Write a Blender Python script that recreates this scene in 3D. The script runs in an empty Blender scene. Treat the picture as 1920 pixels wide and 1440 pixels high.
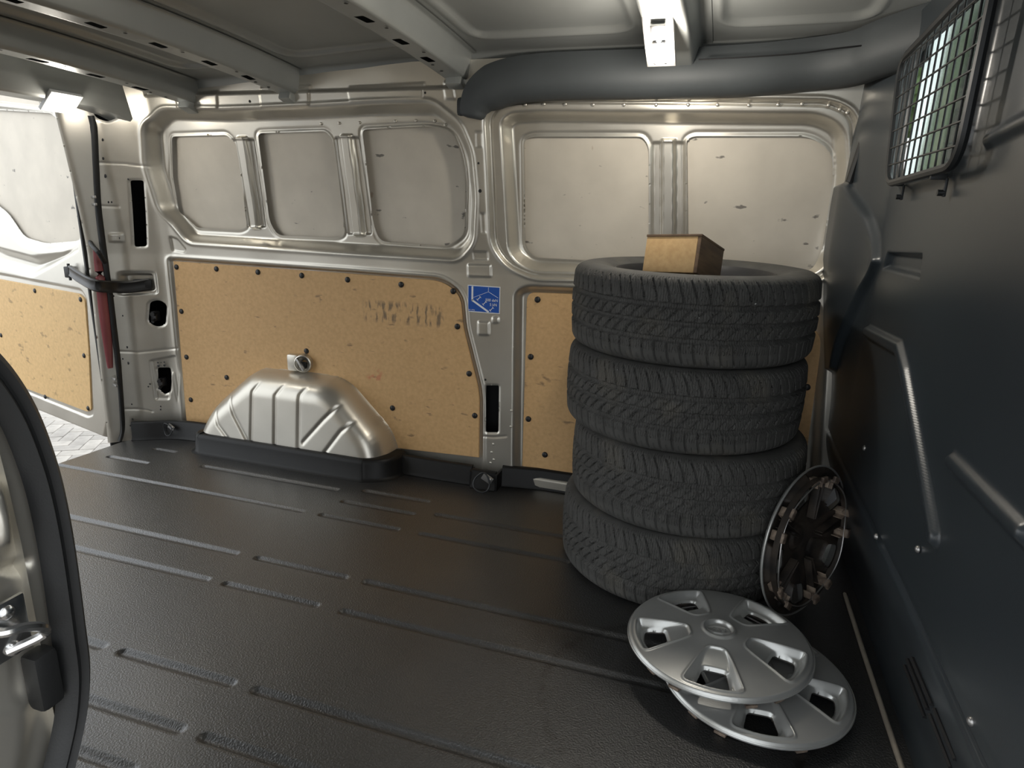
import bpy, bmesh, math, random
import numpy as np
from mathutils import Vector, Matrix
random.seed(7)
SC = bpy.context.scene
COL = SC.collection
# ------------------------------------------------------------------ camera
FPX = 1213.4857
M3 = np.array([[0.952069404, 0.304564752, 0.028357743],
               [-0.106457660, 0.243014287, 0.964163276],
               [0.286758812, -0.920969255, 0.263789719]])   # rows: camera right, up, back in world axes
CAMP = np.array([0.0, 0.0, 1.1])
cd = bpy.data.cameras.new('camera'); cam = bpy.data.objects.new('camera', cd); COL.objects.link(cam)
cd.sensor_fit = 'HORIZONTAL'; cd.sensor_width = 36.0; cd.lens = FPX/1920*36.0
cd.clip_start = 0.02; cd.clip_end = 200
m = Matrix.Identity(4)
for r in range(3):
    for c in range(3): m[r][c] = M3[c][r]
    m[r][3] = CAMP[r]
cam.matrix_world = m
SC.camera = cam
# ------------------------------------------------------------------ world, exposure
SC.view_settings.view_transform = 'Standard'; SC.view_settings.look = 'None'
SC.view_settings.exposure = 0.14; SC.view_settings.gamma = 1.0; SC.view_settings.use_curve_mapping = False
w = bpy.data.worlds.new('overcast_sky'); SC.world = w; w.use_nodes = True
w.node_tree.nodes['Background'].inputs[0].default_value = (0.93, 0.97, 1.0, 1)
w.node_tree.nodes['Background'].inputs[1].default_value = 2.0
SUN = None

# ------------------------------------------------------------------ small maths
def ray(px, py):
    d = np.array([px-960.0, 720.0-py, -FPX]); return M3.T @ (d/np.linalg.norm(d))
def on_z(px, py, z=0.0):
    d = ray(px, py); return CAMP + d*((z-CAMP[2])/d[2])
def on_y(px, py, y):
    d = ray(px, py); return CAMP + d*(y/d[1])
def on_x(px, py, x):
    d = ray(px, py); return CAMP + d*(x/d[0])
def ss(t):
    t = np.clip(t, 0, 1); return t*t*(3-2*t)
def rnd_poly(pts, r, n=5):
    pts = [np.array(p, float) for p in pts]; out = []
    N = len(pts)
    rr = r if isinstance(r, (list, tuple)) else [r]*N
    for i in range(N):
        p0, p, p1 = pts[i-1], pts[i], pts[(i+1) % N]
        a = p0-p; b = p1-p; la = np.linalg.norm(a); lb = np.linalg.norm(b)
        k = min(rr[i], la*.48, lb*.48)
        if k < 1e-5: out.append(p); continue
        A = p+a/la*k; B = p+b/lb*k
        for j in range(n+1):
            t = j/n; out.append((1-t)**2*A+2*t*(1-t)*p+t*t*B)
    return np.array(out)
def sd_poly(P, X, Z, margin=.12):
    """signed distance (negative inside) to polygon P, evaluated near it only"""
    out = np.full(X.shape, 9.0)
    lo = P.min(0)-margin; hi = P.max(0)+margin
    sel = (X > lo[0]) & (X < hi[0]) & (Z > lo[1]) & (Z < hi[1])
    if not sel.any(): return out
    x = X[sel]; z = Z[sel]; d = np.full(x.shape, 1e9); ins = np.zeros(x.shape, bool)
    for i in range(len(P)):
        a = P[i-1]; b = P[i]; e = b-a; L = e@e
        if L < 1e-14: continue
        t = np.clip(((x-a[0])*e[0]+(z-a[1])*e[1])/L, 0, 1)
        d = np.minimum(d, (x-a[0]-t*e[0])**2+(z-a[1]-t*e[1])**2)
        if a[1] != b[1]:
            c = ((a[1] > z) != (b[1] > z)) & (x < (b[0]-a[0])*(z-a[1])/(b[1]-a[1])+a[0])
            ins ^= c
    out[sel] = np.where(ins, -np.sqrt(d), np.sqrt(d)); return out
def d_line(P, X, Z):
    P = np.array(P, float); d = np.full(X.shape, 1e9)
    for a, b in zip(P[:-1], P[1:]):
        e = b-a; t = np.clip(((X-a[0])*e[0]+(Z-a[1])*e[1])/max(e@e, 1e-12), 0, 1)
        d = np.minimum(d, (X-a[0]-t*e[0])**2+(Z-a[1]-t*e[1])**2)
    return np.sqrt(d)

# ------------------------------------------------------------------ materials
MAT = {}
def material(name, col, rough=.5, metal=0.0, var=.0, vscale=8.0, bump=0.0, bscale=200.0, coat=0.0, col2=None, detail=6.0, spec=.5, stretch=(1, 1, 1), rvar=0.0, thr=(.35, .65)):
    mt = bpy.data.materials.new(name); mt.use_nodes = True; MAT[name] = mt
    nt = mt.node_tree; N = nt.nodes; L = nt.links; b = N['Principled BSDF']
    b.inputs['Roughness'].default_value = rough; b.inputs['Metallic'].default_value = metal
    b.inputs['Coat Weight'].default_value = coat; b.inputs['Specular IOR Level'].default_value = spec
    tc = N.new('ShaderNodeTexCoord'); mp = N.new('ShaderNodeMapping'); mp.inputs['Scale'].default_value = stretch
    L.new(tc.outputs['Object'], mp.inputs['Vector'])
    c2 = col2 or tuple(max(0, c*(1-var)) for c in col)
    nz = N.new('ShaderNodeTexNoise'); nz.inputs['Scale'].default_value = vscale; nz.inputs['Detail'].default_value = detail
    L.new(mp.outputs[0], nz.inputs['Vector'])
    cr = N.new('ShaderNodeValToRGB'); cr.color_ramp.elements[0].position = thr[0]; cr.color_ramp.elements[1].position = thr[1]
    cr.color_ramp.elements[0].color = (*c2, 1); cr.color_ramp.elements[1].color = (*col, 1)
    L.new(nz.outputs['Fac'], cr.inputs[0]); L.new(cr.outputs[0], b.inputs['Base Color'])
    if rvar:
        mr = N.new('ShaderNodeMapRange'); mr.inputs['From Min'].default_value = .3; mr.inputs['From Max'].default_value = .7
        mr.inputs['To Min'].default_value = rough-rvar; mr.inputs['To Max'].default_value = rough+rvar
        L.new(nz.outputs['Fac'], mr.inputs['Value']); L.new(mr.outputs[0], b.inputs['Roughness'])
    if bump:
        n2 = N.new('ShaderNodeTexNoise'); n2.inputs['Scale'].default_value = bscale; n2.inputs['Detail'].default_value = 3
        L.new(tc.outputs['Object'], n2.inputs['Vector'])
        bp = N.new('ShaderNodeBump'); bp.inputs['Strength'].default_value = bump; bp.inputs['Distance'].default_value = .002
        L.new(n2.outputs['Fac'], bp.inputs['Height']); L.new(bp.outputs[0], b.inputs['Normal'])
    return mt
def mix_marks(mt, marks):
    """marks: list of (colour, mask builder) layered over the base colour"""
    nt = mt.node_tree; N = nt.nodes; L = nt.links; b = N['Principled BSDF']
    for col, build in marks:
        src = b.inputs['Base Color'].links[0].from_socket
        mx = N.new('ShaderNodeMix'); mx.data_type = 'RGBA'
        L.new(src, mx.inputs[6]); mx.inputs[7].default_value = (*col, 1)
        L.new(build(N, L), mx.inputs[0]); L.new(mx.outputs[2], b.inputs['Base Color'])
def noise_mask(scale, lo, hi, stretch=(1, 1, 1), amount=1.0, box=None, offset=(0, 0, 0), detail=5):
    def build(N, L):
        tc = N.new('ShaderNodeTexCoord'); mp = N.new('ShaderNodeMapping'); mp.inputs['Scale'].default_value = stretch; mp.inputs['Location'].default_value = offset
        L.new(tc.outputs['Object'], mp.inputs[0])
        nz = N.new('ShaderNodeTexNoise'); nz.inputs['Scale'].default_value = scale; nz.inputs['Detail'].default_value = detail
        L.new(mp.outputs[0], nz.inputs['Vector'])
        mr = N.new('ShaderNodeMapRange'); mr.inputs['From Min'].default_value = lo; mr.inputs['From Max'].default_value = hi; mr.inputs['To Max'].default_value = amount
        L.new(nz.outputs['Fac'], mr.inputs[0]); out = mr.outputs[0]
        if box:   # ((axis, centre, half, soft), ...) in object space
            sp = N.new('ShaderNodeSeparateXYZ'); L.new(tc.outputs['Object'], sp.inputs[0])
            for ax, c, h, s in box:
                a = N.new('ShaderNodeMath'); a.operation = 'SUBTRACT'; L.new(sp.outputs[ax], a.inputs[0]); a.inputs[1].default_value = c
                ab = N.new('ShaderNodeMath'); ab.operation = 'ABSOLUTE'; L.new(a.outputs[0], ab.inputs[0])
                r = N.new('ShaderNodeMapRange'); r.inputs['From Min'].default_value = h; r.inputs['From Max'].default_value = h-s
                L.new(ab.outputs[0], r.inputs[0])
                mu = N.new('ShaderNodeMath'); mu.operation = 'MULTIPLY'; L.new(out, mu.inputs[0]); L.new(r.outputs[0], mu.inputs[1]); out = mu.outputs[0]
        return out
    return build
def emission(name, col, s):
    mt = bpy.data.materials.new(name); mt.use_nodes = True; b = mt.node_tree.nodes['Principled BSDF']
    b.inputs['Emission Color'].default_value = (*col, 1); b.inputs['Emission Strength'].default_value = s
    b.inputs['Base Color'].default_value = (.8, .8, .8, 1); MAT[name] = mt; return mt

material('silver', (.62, .59, .525), .34, .78, .10, 5, bump=.03, bscale=500, coat=.15, rvar=.05)
material('skin', (.66, .605, .515), .50, .2, .10, 7, bump=.05, bscale=700)
mix_marks(MAT['skin'], [((.10, .09, .08), noise_mask(13, .685, .72, (1, 1, 2.2), .8)), ((.30, .2, .12), noise_mask(5, .71, .74, (2, 1, 1), .6, offset=(3, 1, 0)))])
material('silver_dim', (.40, .415, .405), .38, .45, .10, 4, bump=.03, bscale=500)  # silver paint darkened to show the roof's weaker light
_s1 = on_y(755, 588, 2.345); _s2 = on_y(702, 702, 2.345)
material('ply', (.64, .405, .19), .62, 0, .0, 70, bump=.06, bscale=350, col2=(.57, .355, .16), detail=9)
mix_marks(MAT['ply'], [((.22, .14, .07), noise_mask(26, .62, .74, (1, 1, 1.6), .22)),
                       ((.14, .09, .05), noise_mask(12, .66, .72, (1, 1, 3.0), .65, offset=(1.3, 0, .4))),
                       ((.10, .08, .06), noise_mask(38, .50, .60, (1.6, 1, .45), .75, box=((0, float(_s1[0]), .19, .03), (2, float(_s1[2]), .05, .02)))),
                       ((.55, .15, .08), noise_mask(40, .50, .62, (1, 1, 1), .55, box=((0, float(_s2[0]), .045, .02), (2, float(_s2[2]), .035, .015))))])
material('ply_door', (.66, .44, .20), .6, 0, .0, 60, bump=.06, bscale=350, col2=(.58, .38, .17), detail=9)
mix_marks(MAT['ply_door'], [((.20, .13, .06), noise_mask(14, .62, .70, (1, 1, 2.0), .6))])
material('mat_rubber', (.023, .0232, .0235), .36, 0, .25, 3, bump=1.0, bscale=230, spec=1.0, rvar=.05, coat=.45)
MAT['mat_rubber'].node_tree.nodes['Principled BSDF'].inputs['Coat Roughness'].default_value = .30
mix_marks(MAT['mat_rubber'], [((.06, .06, .06), noise_mask(300, .66, .72, (1, 1, 1), .5)), ((.045, .04, .032), noise_mask(2.2, .55, .75, (1, 1, 1), .5))])
_q = [on_z(*p) for p in ((1100, 1191), (1016, 1290), (1071, 1428))]
def _circ3(a, b, c):
    A = np.array([[2*(b[0]-a[0]), 2*(b[1]-a[1])], [2*(c[0]-a[0]), 2*(c[1]-a[1])]]); B = np.array([b[0]**2+b[1]**2-a[0]**2-a[1]**2, c[0]**2+c[1]**2-a[0]**2-a[1]**2])
    return np.linalg.solve(A, B)
_cc = _circ3(*_q); _cr = float(np.hypot(*( _q[0][:2]-_cc))); print('ring mark', _cc, _cr)
def ring_mask(N, L):
    tc = N.new('ShaderNodeTexCoord'); vm = N.new('ShaderNodeVectorMath'); vm.operation = 'DISTANCE'; L.new(tc.outputs['Object'], vm.inputs[0]); vm.inputs[1].default_value = (_cc[0], _cc[1], 0)
    a = N.new('ShaderNodeMath'); a.operation = 'SUBTRACT'; L.new(vm.outputs['Value'], a.inputs[0]); a.inputs[1].default_value = _cr
    b = N.new('ShaderNodeMath'); b.operation = 'ABSOLUTE'; L.new(a.outputs[0], b.inputs[0])
    m1 = N.new('ShaderNodeMapRange'); m1.inputs['From Min'].default_value = .014; m1.inputs['From Max'].default_value = .006; L.new(b.outputs[0], m1.inputs[0])
    nz = N.new('ShaderNodeTexNoise'); nz.inputs['Scale'].default_value = 40; L.new(tc.outputs['Object'], nz.inputs['Vector'])
    m2 = N.new('ShaderNodeMapRange'); m2.inputs['From Min'].default_value = .42; m2.inputs['From Max'].default_value = .56; L.new(nz.outputs['Fac'], m2.inputs[0])
    mu = N.new('ShaderNodeMath'); mu.operation = 'MULTIPLY'; L.new(m1.outputs[0], mu.inputs[0]); L.new(m2.outputs[0], mu.inputs[1]); return mu.outputs[0]
mix_marks(MAT['mat_rubber'], [((.004, .004, .004), ring_mask)])
material('skirt_rubber', (.009, .0092, .0095), .45, 0, .2, 6, bump=.2, bscale=300, spec=.28)
material('bulkhead', (.030, .037, .043), .32, 0, .12, 3, bump=.06, bscale=600, spec=.65)
material('rail_grey', (.055, .062, .066), .6, 0, .12, 6, bump=.1, bscale=600)
material('tyre', (.078, .077, .073), .78, 0, .25, 20, bump=.10, bscale=500, spec=.35)
mix_marks(MAT['tyre'], [((.12, .11, .09), noise_mask(9, .56, .72, (1, 1, 1), .5)), ((.75, .75, .72), noise_mask(55, .815, .825, (1, 1, 1), .9, detail=1))])
material('rim_steel', (.03, .03, .032), .5, .3, .2, 12)
material('cover_silver', (.52, .525, .51), .33, .65, .10, 9, bump=.06, bscale=900)
material('cover_back', (.055, .043, .034), .55, 0, .0, 18, bump=.25, bscale=160, col2=(.015, .013, .012))
material('cover_clip', (.33, .26, .20), .5, 0, .0, 40, bump=.2, bscale=200, col2=(.07, .05, .04))
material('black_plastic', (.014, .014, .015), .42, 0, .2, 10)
material('rubber_seal', (.013, .0135, .014), .52, 0, .2, 10, bump=.1, bscale=400)
material('chrome', (.72, .72, .72), .22, 1.0, .08, 12)
material('galv', (.42, .41, .40), .36, .8, .2, 14)
material('wire_grille', (.022, .024, .026), .45, .2, .2, 10)
material('wood_box', (.60, .40, .19), .6, 0, .0, 60, bump=.08, bscale=220, col2=(.52, .33, .15), detail=9)
mix_marks(MAT['wood_box'], [((.16, .11, .05), noise_mask(16, .60, .70, (1, 1, 1), .6))])
material('wood_side', (.165, .10, .055), .6, 0, .0, 30, bump=.1, bscale=220, col2=(.10, .06, .035), stretch=(1, .3, 3))
material('rod', (.42, .37, .30), .45, .3, .2, 20)
material('sticker_blue', (.012, .085, .40), .4, 0, .08, 10)
material('sticker_white', (.82, .83, .84), .45, 0, .05, 10)
material('brick_a', (.50, .47, .43), .85, 0, .25, 12, bump=.3, bscale=90)
material('brick_b', (.42, .395, .365), .85, 0, .25, 12, bump=.3, bscale=90)
material('joint_sand', (.20, .18, .16), .95, 0, .3, 30, bump=.3, bscale=90)
material('reflection_red', (.34, .10, .11), .3, 0, .1, 10)
material('house_white', (.72, .72, .70), .8, 0, .05, 4)
material('house_roof', (.16, .15, .15), .8, 0, .2, 10)
material('leaf', (.10, .16, .06), .7, 0, .4, 3)
emission('lamp_glow', (1, .95, .84), 22)
g = material('frosted_glass', (.84, .95, .90), .12, 0, .04, 9); g.node_tree.nodes['Principled BSDF'].inputs['Transmission Weight'].default_value = 1.0
g.node_tree.nodes['Principled BSDF'].inputs['IOR'].default_value = 1.3
g = material('clear_plastic', (.95, .95, .95), .08, 0, .02, 9); g.node_tree.nodes['Principled BSDF'].inputs['Transmission Weight'].default_value = .9

# ------------------------------------------------------------------ object helpers
def set_mat(o, mat): o.data.materials.append(MAT[mat])
def link(name, me, mat, parent=None, smooth=True):
    o = bpy.data.objects.new(name, me); COL.objects.link(o)
    if mat and not me.materials: me.materials.append(MAT[mat])
    if smooth is True: me.polygons.foreach_set('use_smooth', [True]*len(me.polygons))
    if parent is not None: o.parent = parent
    return o
def sharpen(me, ang=40):
    try: me.set_sharp_from_angle(angle=math.radians(ang))
    except Exception: pass
def mesh_from(name, V, F):
    me = bpy.data.meshes.new(name); me.from_pydata([tuple(v) for v in V], [], [tuple(f) for f in F]); me.update(); return me
def structure(o): o['kind'] = 'structure'; return o
def tag(o, label, cat, group=None):
    o['label'] = label; o['category'] = cat
    if group: o['group'] = group
    return o
def empty(name, loc=(0, 0, 0)):
    o = bpy.data.objects.new(name, None); COL.objects.link(o); o.location = loc; o.empty_display_size = .05; return o
def hf(name, u0, u1, v0, v1, step, relief, mapf, mat, cuts=(), keep=None, parent=None, flip=False, sharp=None, uv=False):
    """pressed sheet: grid over (u,v), relief(u,v)=depth, mapf(u,v,d)=xyz; cuts = polygons cut out, keep = outline"""
    nu = int(round((u1-u0)/step))+1; nv = int(round((v1-v0)/step))+1
    U, V = np.meshgrid(np.linspace(u0, u1, nu), np.linspace(v0, v1, nv), indexing='ij')
    S = np.full(U.shape, 9.0)
    for P in cuts: S = np.minimum(S, sd_poly(P, U, V, .02))
    if keep is not None: S = np.minimum(S, -sd_poly(keep, U, V, 9))
    if len(cuts) or keep is not None:
        gu, gv = np.gradient(S, (u1-u0)/(nu-1), (v1-v0)/(nv-1)); gl = np.hypot(gu, gv)+1e-9
        near = (np.abs(S) < step*.62) & (gl > .3) & (gl < 2)
        U0, V0 = U.copy(), V.copy()
        U = np.where(near, U-S*gu/gl, U); V = np.where(near, V-S*gv/gl, V)
        cu = (U0[:-1, :-1]+U0[1:, 1:])/2; cv = (V0[:-1, :-1]+V0[1:, 1:])/2
        C = np.full(cu.shape, 9.0)
        for P in cuts: C = np.minimum(C, sd_poly(P, cu, cv, .02))
        if keep is not None: C = np.minimum(C, -sd_poly(keep, cu, cv, 9))
        ok = C > -1e-6
    else: ok = np.ones((nu-1, nv-1), bool)
    D = relief(U, V) if relief is not None else np.zeros(U.shape)
    X, Y, Z = mapf(U, V, D)
    co = np.stack([X, Y, Z], -1).reshape(-1, 3)
    I = np.arange(nu*nv).reshape(nu, nv)
    q = np.stack([I[:-1, :-1], I[1:, :-1], I[1:, 1:], I[:-1, 1:]], -1)[ok]
    if flip: q = q[:, ::-1]
    used = np.zeros(nu*nv, bool); used[q.ravel()] = True
    idx = np.cumsum(used)-1; q = idx[q]; co = co[used]
    me = bpy.data.meshes.new(name); me.vertices.add(len(co)); me.vertices.foreach_set('co', co.astype(np.float32).ravel())
    me.loops.add(q.size); me.loops.foreach_set('vertex_index', q.astype(np.int32).ravel())
    me.polygons.add(len(q)); me.polygons.foreach_set('loop_start', np.arange(0, q.size, 4, dtype=np.int32))
    me.update(calc_edges=True); me.validate()
    if mat: me.materials.append(MAT[mat])
    o = bpy.data.objects.new(name, me); COL.objects.link(o)
    me.polygons.foreach_set('use_smooth', np.ones(len(q), bool))
    if sharp: sharpen(me, sharp)
    if parent is not None: o.parent = parent
    return o
def add_box(bm, c, s, R=None, bev=0.0):
    r = bmesh.ops.create_cube(bm, size=1.0); vs = r['verts']
    bmesh.ops.scale(bm, vec=s, verts=vs)
    if bev > 0:
        es = list({e for v in vs for e in v.link_edges})
        r2 = bmesh.ops.bevel(bm, geom=es, offset=bev, segments=2, affect='EDGES', profile=.6)
        vs = list({v for f in r2['faces'] for v in f.verts} | {v for v in vs if v.is_valid})
    if R is not None: bmesh.ops.transform(bm, matrix=R, verts=vs)
    bmesh.ops.translate(bm, vec=c, verts=vs); return vs
def add_cyl(bm, c, r, h, axis=(0, 0, 1), seg=20, r2=None):
    res = bmesh.ops.create_cone(bm, cap_ends=True, segments=seg, radius1=r, radius2=r if r2 is None else r2, depth=h)
    q = Vector((0, 0, 1)).rotation_difference(Vector(axis)).to_matrix().to_4x4()
    bmesh.ops.transform(bm, matrix=Matrix.Translation(c) @ q, verts=res['verts']); return res['verts']
def bm_obj(name, bm, mat, parent=None, smooth=True, sharp=35):
    me = bpy.data.meshes.new(name); bm.normal_update(); bm.to_mesh(me); bm.free()
    o = link(name, me, mat, parent, smooth)
    if smooth: sharpen(me, sharp)
    return o
def box_obj(name, c, s, mat, parent=None, bev=.003, R=None):
    bm = bmesh.new(); add_box(bm, c, s, R, bev); return bm_obj(name, bm, mat, parent)
def sweep(name, path, prof, mat, parent=None, up=(0, 0, 1), closed=False, scale=None, cap=True):
    """prof: list of (side, up) points; path: 3D points"""
    P = [Vector(p) for p in path]; n = len(P); k = len(prof); V = []; F = []
    for i, p in enumerate(P):
        t = (P[(i+1) % n]-P[i-1]) if closed else (P[min(i+1, n-1)]-P[max(i-1, 0)])
        t.normalize(); s = t.cross(Vector(up)); s = s.normalized() if s.length > 1e-6 else Vector((1, 0, 0)); u2 = s.cross(t)
        f = scale[i] if scale else 1.0
        for a, b in prof: V.append(p+s*(a*f)+u2*(b*f))
    for i in range(n if closed else n-1):
        for j in range(k):
            a = i*k+j; b = i*k+(j+1) % k; c2 = ((i+1) % n)*k+(j+1) % k; d = ((i+1) % n)*k+j
            F.append((a, b, c2, d))
    if cap and not closed: F.append(tuple(range(k))[::-1]); F.append(tuple((n-1)*k+j for j in range(k)))
    me = mesh_from(name, V, F); o = link(name, me, mat, parent)
    bm = bmesh.new(); bm.from_mesh(me); bmesh.ops.recalc_face_normals(bm, faces=bm.faces); bm.to_mesh(me); bm.free()
    sharpen(me, 40); return o
def circ(r, n=12, ry=None): return [(r*math.cos(2*math.pi*i/n), (ry or r)*math.sin(2*math.pi*i/n)) for i in range(n)]
def smooth_path(pts, n=8):
    P = [np.array(p, float) for p in pts]; out = []
    for i in range(len(P)-1):
        p0 = P[max(i-1, 0)]; p1 = P[i]; p2 = P[i+1]; p3 = P[min(i+2, len(P)-1)]
        for j in range(n):
            t = j/n
            out.append(.5*((2*p1)+(-p0+p2)*t+(2*p0-5*p1+4*p2-p3)*t*t+(-p0+3*p1-3*p2+p3)*t**3))
    out.append(P[-1]); return out
def lathe(name, prof, seg, mat, parent=None, closed=False):
    V = []; F = []; k = len(prof)
    for i in range(seg):
        a = 2*math.pi*i/seg
        for r, z in prof: V.append((r*math.cos(a), r*math.sin(a), z))
    for i in range(seg):
        for j in range(k if closed else k-1):
            F.append((i*k+j, ((i+1) % seg)*k+j, ((i+1) % seg)*k+(j+1) % k, i*k+(j+1) % k))
    me = mesh_from(name, V, F); o = link(name, me, mat, parent); sharpen(me, 35); return o
def plate(name, poly, mapf, thick, mat, parent=None):
    """flat board: outline poly in (u,v); mapf(u,v,d) -> xyz, d measured into the wall"""
    n = len(poly); V = []; b = .0015
    c = poly.mean(0); inner = poly+(c-poly)/np.linalg.norm(c-poly, axis=1)[:, None]*b
    for P, d in ((inner, 0), (poly, b), (poly, thick)):
        x, y, z = mapf(P[:, 0], P[:, 1], np.full(n, d)); V += list(zip(x, y, z))
    F = [tuple(range(n)), tuple(range(3*n-1, 2*n-1, -1))]
    for r in (0, 1):
        for i in range(n): F.append((r*n+i, (r+1)*n+i, (r+1)*n+(i+1) % n, r*n+(i+1) % n))
    me = mesh_from(name, V, F)
    bm = bmesh.new(); bm.from_mesh(me); bmesh.ops.recalc_face_normals(bm, faces=bm.faces); bm.to_mesh(me); bm.free()
    return link(name, me, mat, parent, smooth=False)
DOME = {}
def dome_mesh(key, r, h, mat, seg=14):
    if key not in DOME:
        V = [(0, 0, h)]; F = []; rings = [(.45, .93), (.8, .66), (1, .18), (1, -.3)]
        for rr, zz in rings:
            for i in range(seg): a = 2*math.pi*i/seg; V.append((rr*r*math.cos(a), rr*r*math.sin(a), zz*h))
        for i in range(seg): F.append((0, 1+i, 1+(i+1) % seg))
        for k in range(len(rings)-1):
            for i in range(seg): F.append((1+k*seg+i, 1+(k+1)*seg+i, 1+(k+1)*seg+(i+1) % seg, 1+k*seg+(i+1) % seg))
        me = mesh_from(key, V, F); me.materials.append(MAT[mat]); me.polygons.foreach_set('use_smooth', [True]*len(me.polygons)); DOME[key] = me
    return DOME[key]
def place_dome(name, key, r, h, mat, loc, nrm, parent=None):
    o = bpy.data.objects.new(name, dome_mesh(key, r, h, mat)); COL.objects.link(o)
    o.rotation_mode = 'QUATERNION'; o.rotation_quaternion = Vector((0, 0, 1)).rotation_difference(Vector(nrm)); o.location = loc
    if parent is not None: o.parent = parent
    return o
def text_obj(name, body, size, mat, mtx, parent=None, shear=0.0):
    cu = bpy.data.curves.new(name+'_curve', 'FONT'); cu.body = body; cu.size = size; cu.extrude = .0003; cu.shear = shear
    t = bpy.data.objects.new('tmp', cu); COL.objects.link(t); dg = bpy.context.evaluated_depsgraph_get(); dg.update()
    me = bpy.data.meshes.new_from_object(t.evaluated_get(dg)); bpy.data.objects.remove(t); bpy.data.curves.remove(cu)
    me.materials.clear(); o = link(name, me, mat, parent, smooth=False); o.matrix_world = mtx; return o

# ================================================================== FLOOR
GR = [  # y, [(x0,x1)...]
    (1.99, [(-2.46, -2.235)]), (2.132, [(-2.353, -2.227)]),
    (2.049, [(-2.012, -1.344)]), (2.080, [(-1.255, -.962)]), (1.968, [(-1.282, -.972)]), (1.995, [(-.906, -.39)]),
    (1.843, [(-2.70, -1.358), (-1.296, -.969), (-.898, -.36)]),
    (1.515, [(-2.70, -1.375), (-1.313, -.975), (-.925, .30)]), (1.363, [(-2.70, -1.352), (-1.305, -.974), (-.908, .30)]),
    (1.030, [(-2.70, -1.374), (-1.332, -.98), (-.933, .34)]), (.880, [(-2.70, -.986), (-.944, .34)]),
    (.767, [(-2.70, -1.0), (-.944, .34)]), (.60, [(-2.7, -1.0), (-.944, .34)])]
def floor_relief(X, Y):
    D = np.zeros(X.shape)
    for y, segs in GR:
        for a, b in segs:
            dx = np.maximum(np.maximum(a+.012-X, X-b+.012), 0); d = np.hypot(dx, Y-y)
            D -= .0065*ss((.0135-d)/.0075)
    D += .0008*np.sin(X*3.1+1)*np.sin(Y*4.3)
    # the sheet turns up into the kick panels
    return D
def fmap(X, Y, D): return X, Y, D
floor_keep = np.array([(-2.575, .36), (.60, .36), (.60, 2.37), (-2.42, 2.37), (-2.548, 2.155), (-2.575, 1.85)])
floor = structure(hf('floor', -2.60, .62, .34, 2.39, .005, floor_relief, fmap, 'mat_rubber', keep=floor_keep))
floor['label'] = 'black ribbed rubber load floor with long grooves'
box_obj('floor_edge', (-.99, 1.2, -.045), (3.14, 1.6, .06), 'galv', floor, .002)
# kick panels: the rubber turned up along the wall
def kick(path, h, name='kick_panel', t=.02):
    prof = [(-.035, -.004), (-.012, .002), (-.004, .015), (0, h-.008), (.004, h-.002), (.010, h), (t, h), (t, -.01)]
    return sweep(name, path, [(-a, b) for a, b in prof], 'skirt_rubber', floor)
kick([(-1.19, 2.292, 0), (-.875, 2.292, 0)], .078)
kick([(-.868, 2.270, 0), (-.765, 2.270, 0)], .074)
kick([(-.755, 2.325, 0), (-.60, 2.352, 0), (.40, 2.36, 0)], .082)
kick(smooth_path([(-2.53, 2.185, 0), (-2.47, 2.215, 0), (-2.38, 2.265, 0), (-2.28, 2.285, 0), (-2.12, 2.290, 0)], 5), .085)
box_obj('kick_return', (-.872, 2.29, .034), (.008, .05, .07), 'skirt_rubber', floor, .003)
box_obj('kick_return', (-.760, 2.30, .034), (.010, .08, .07), 'skirt_rubber', floor, .003)
# skirt round the wheel arch
sk = [(-2.165, 2.33, 0), (-2.172, 2.24, 0), (-2.165, 2.19, 0), (-2.135, 2.168, 0), (-2.08, 2.164, 0), (-1.7, 2.162, 0), (-1.35, 2.160, 0), (-1.29, 2.167, 0), (-1.23, 2.20, 0), (-1.195, 2.25, 0), (-1.185, 2.33, 0)]
prof = [(.030, -.003), (.012, .003), (.004, .012), (.0, .070), (-.005, .083), (-.013, .088), (-.05, .088), (-.05, -.01)]
sweep('arch_skirt', smooth_path(sk, 6), [(a, b) for a, b in prof], 'skirt_rubber', floor)

# ================================================================== LEFT WALL (far side of the load bay)
Y0 = 2.345
def lean(Z): return np.where(Z > .85, -.09*(np.clip(Z-.85, 0, 2)/.65)**1.25, 0.0)
US = [-2.75, -2.632, -2.605, -2.546, -2.415, -2.36, 2.0]; YS = [2.145, 2.152, 2.185, 2.255, 2.325, 2.345, 2.345]
def base(X, Z):
    u = X-.04*Z; y = 0
    for o in (-.012, -.006, 0, .006, .012): y = y+np.interp(u+o, US, YS)
    return y/5+lean(Z)
def W(px, py, off=0.0):
    d = ray(px, py); lo, hi = 1.8, 2.6
    for _ in range(34):
        y = (lo+hi)/2; p = CAMP+d*(y/d[1])
        if float(base(np.array(p[0]), np.array(p[2])))+off > y: lo = y
        else: hi = y
    return (p[0], p[2])
def WP(pts, r=0.0, off=0.0): return rnd_poly([W(*p, off) for p in pts], r)
def wmap(U, V, D): return U, base(U, V)+D, V
BD = .055
A1 = WP([(300, 203), (410, 205), (560, 200), (700, 192), (810, 190), (862, 232), (884, 285), (892, 370), (888, 455), (860, 487), (700, 478), (500, 465), (352, 455), (297, 395), (271, 310), (266, 235)], .035)
PA = WP([(322, 256), (425, 253), (440, 268), (463, 425), (450, 431), (370, 427), (335, 396), (324, 330)], .016, BD)
PB = WP([(483, 250), (612, 246), (624, 262), (646, 440), (632, 446), (520, 441), (505, 415)], [.02, .02, .02, .02, .02, .03, .03], BD)
PC = WP([(679, 243), (800, 237), (848, 245), (866, 290), (873, 335), (871, 440), (838, 463), (712, 452), (700, 420)], [.02, .03, .04, .04, .03, .03, .04, .03, .03], BD)
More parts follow.
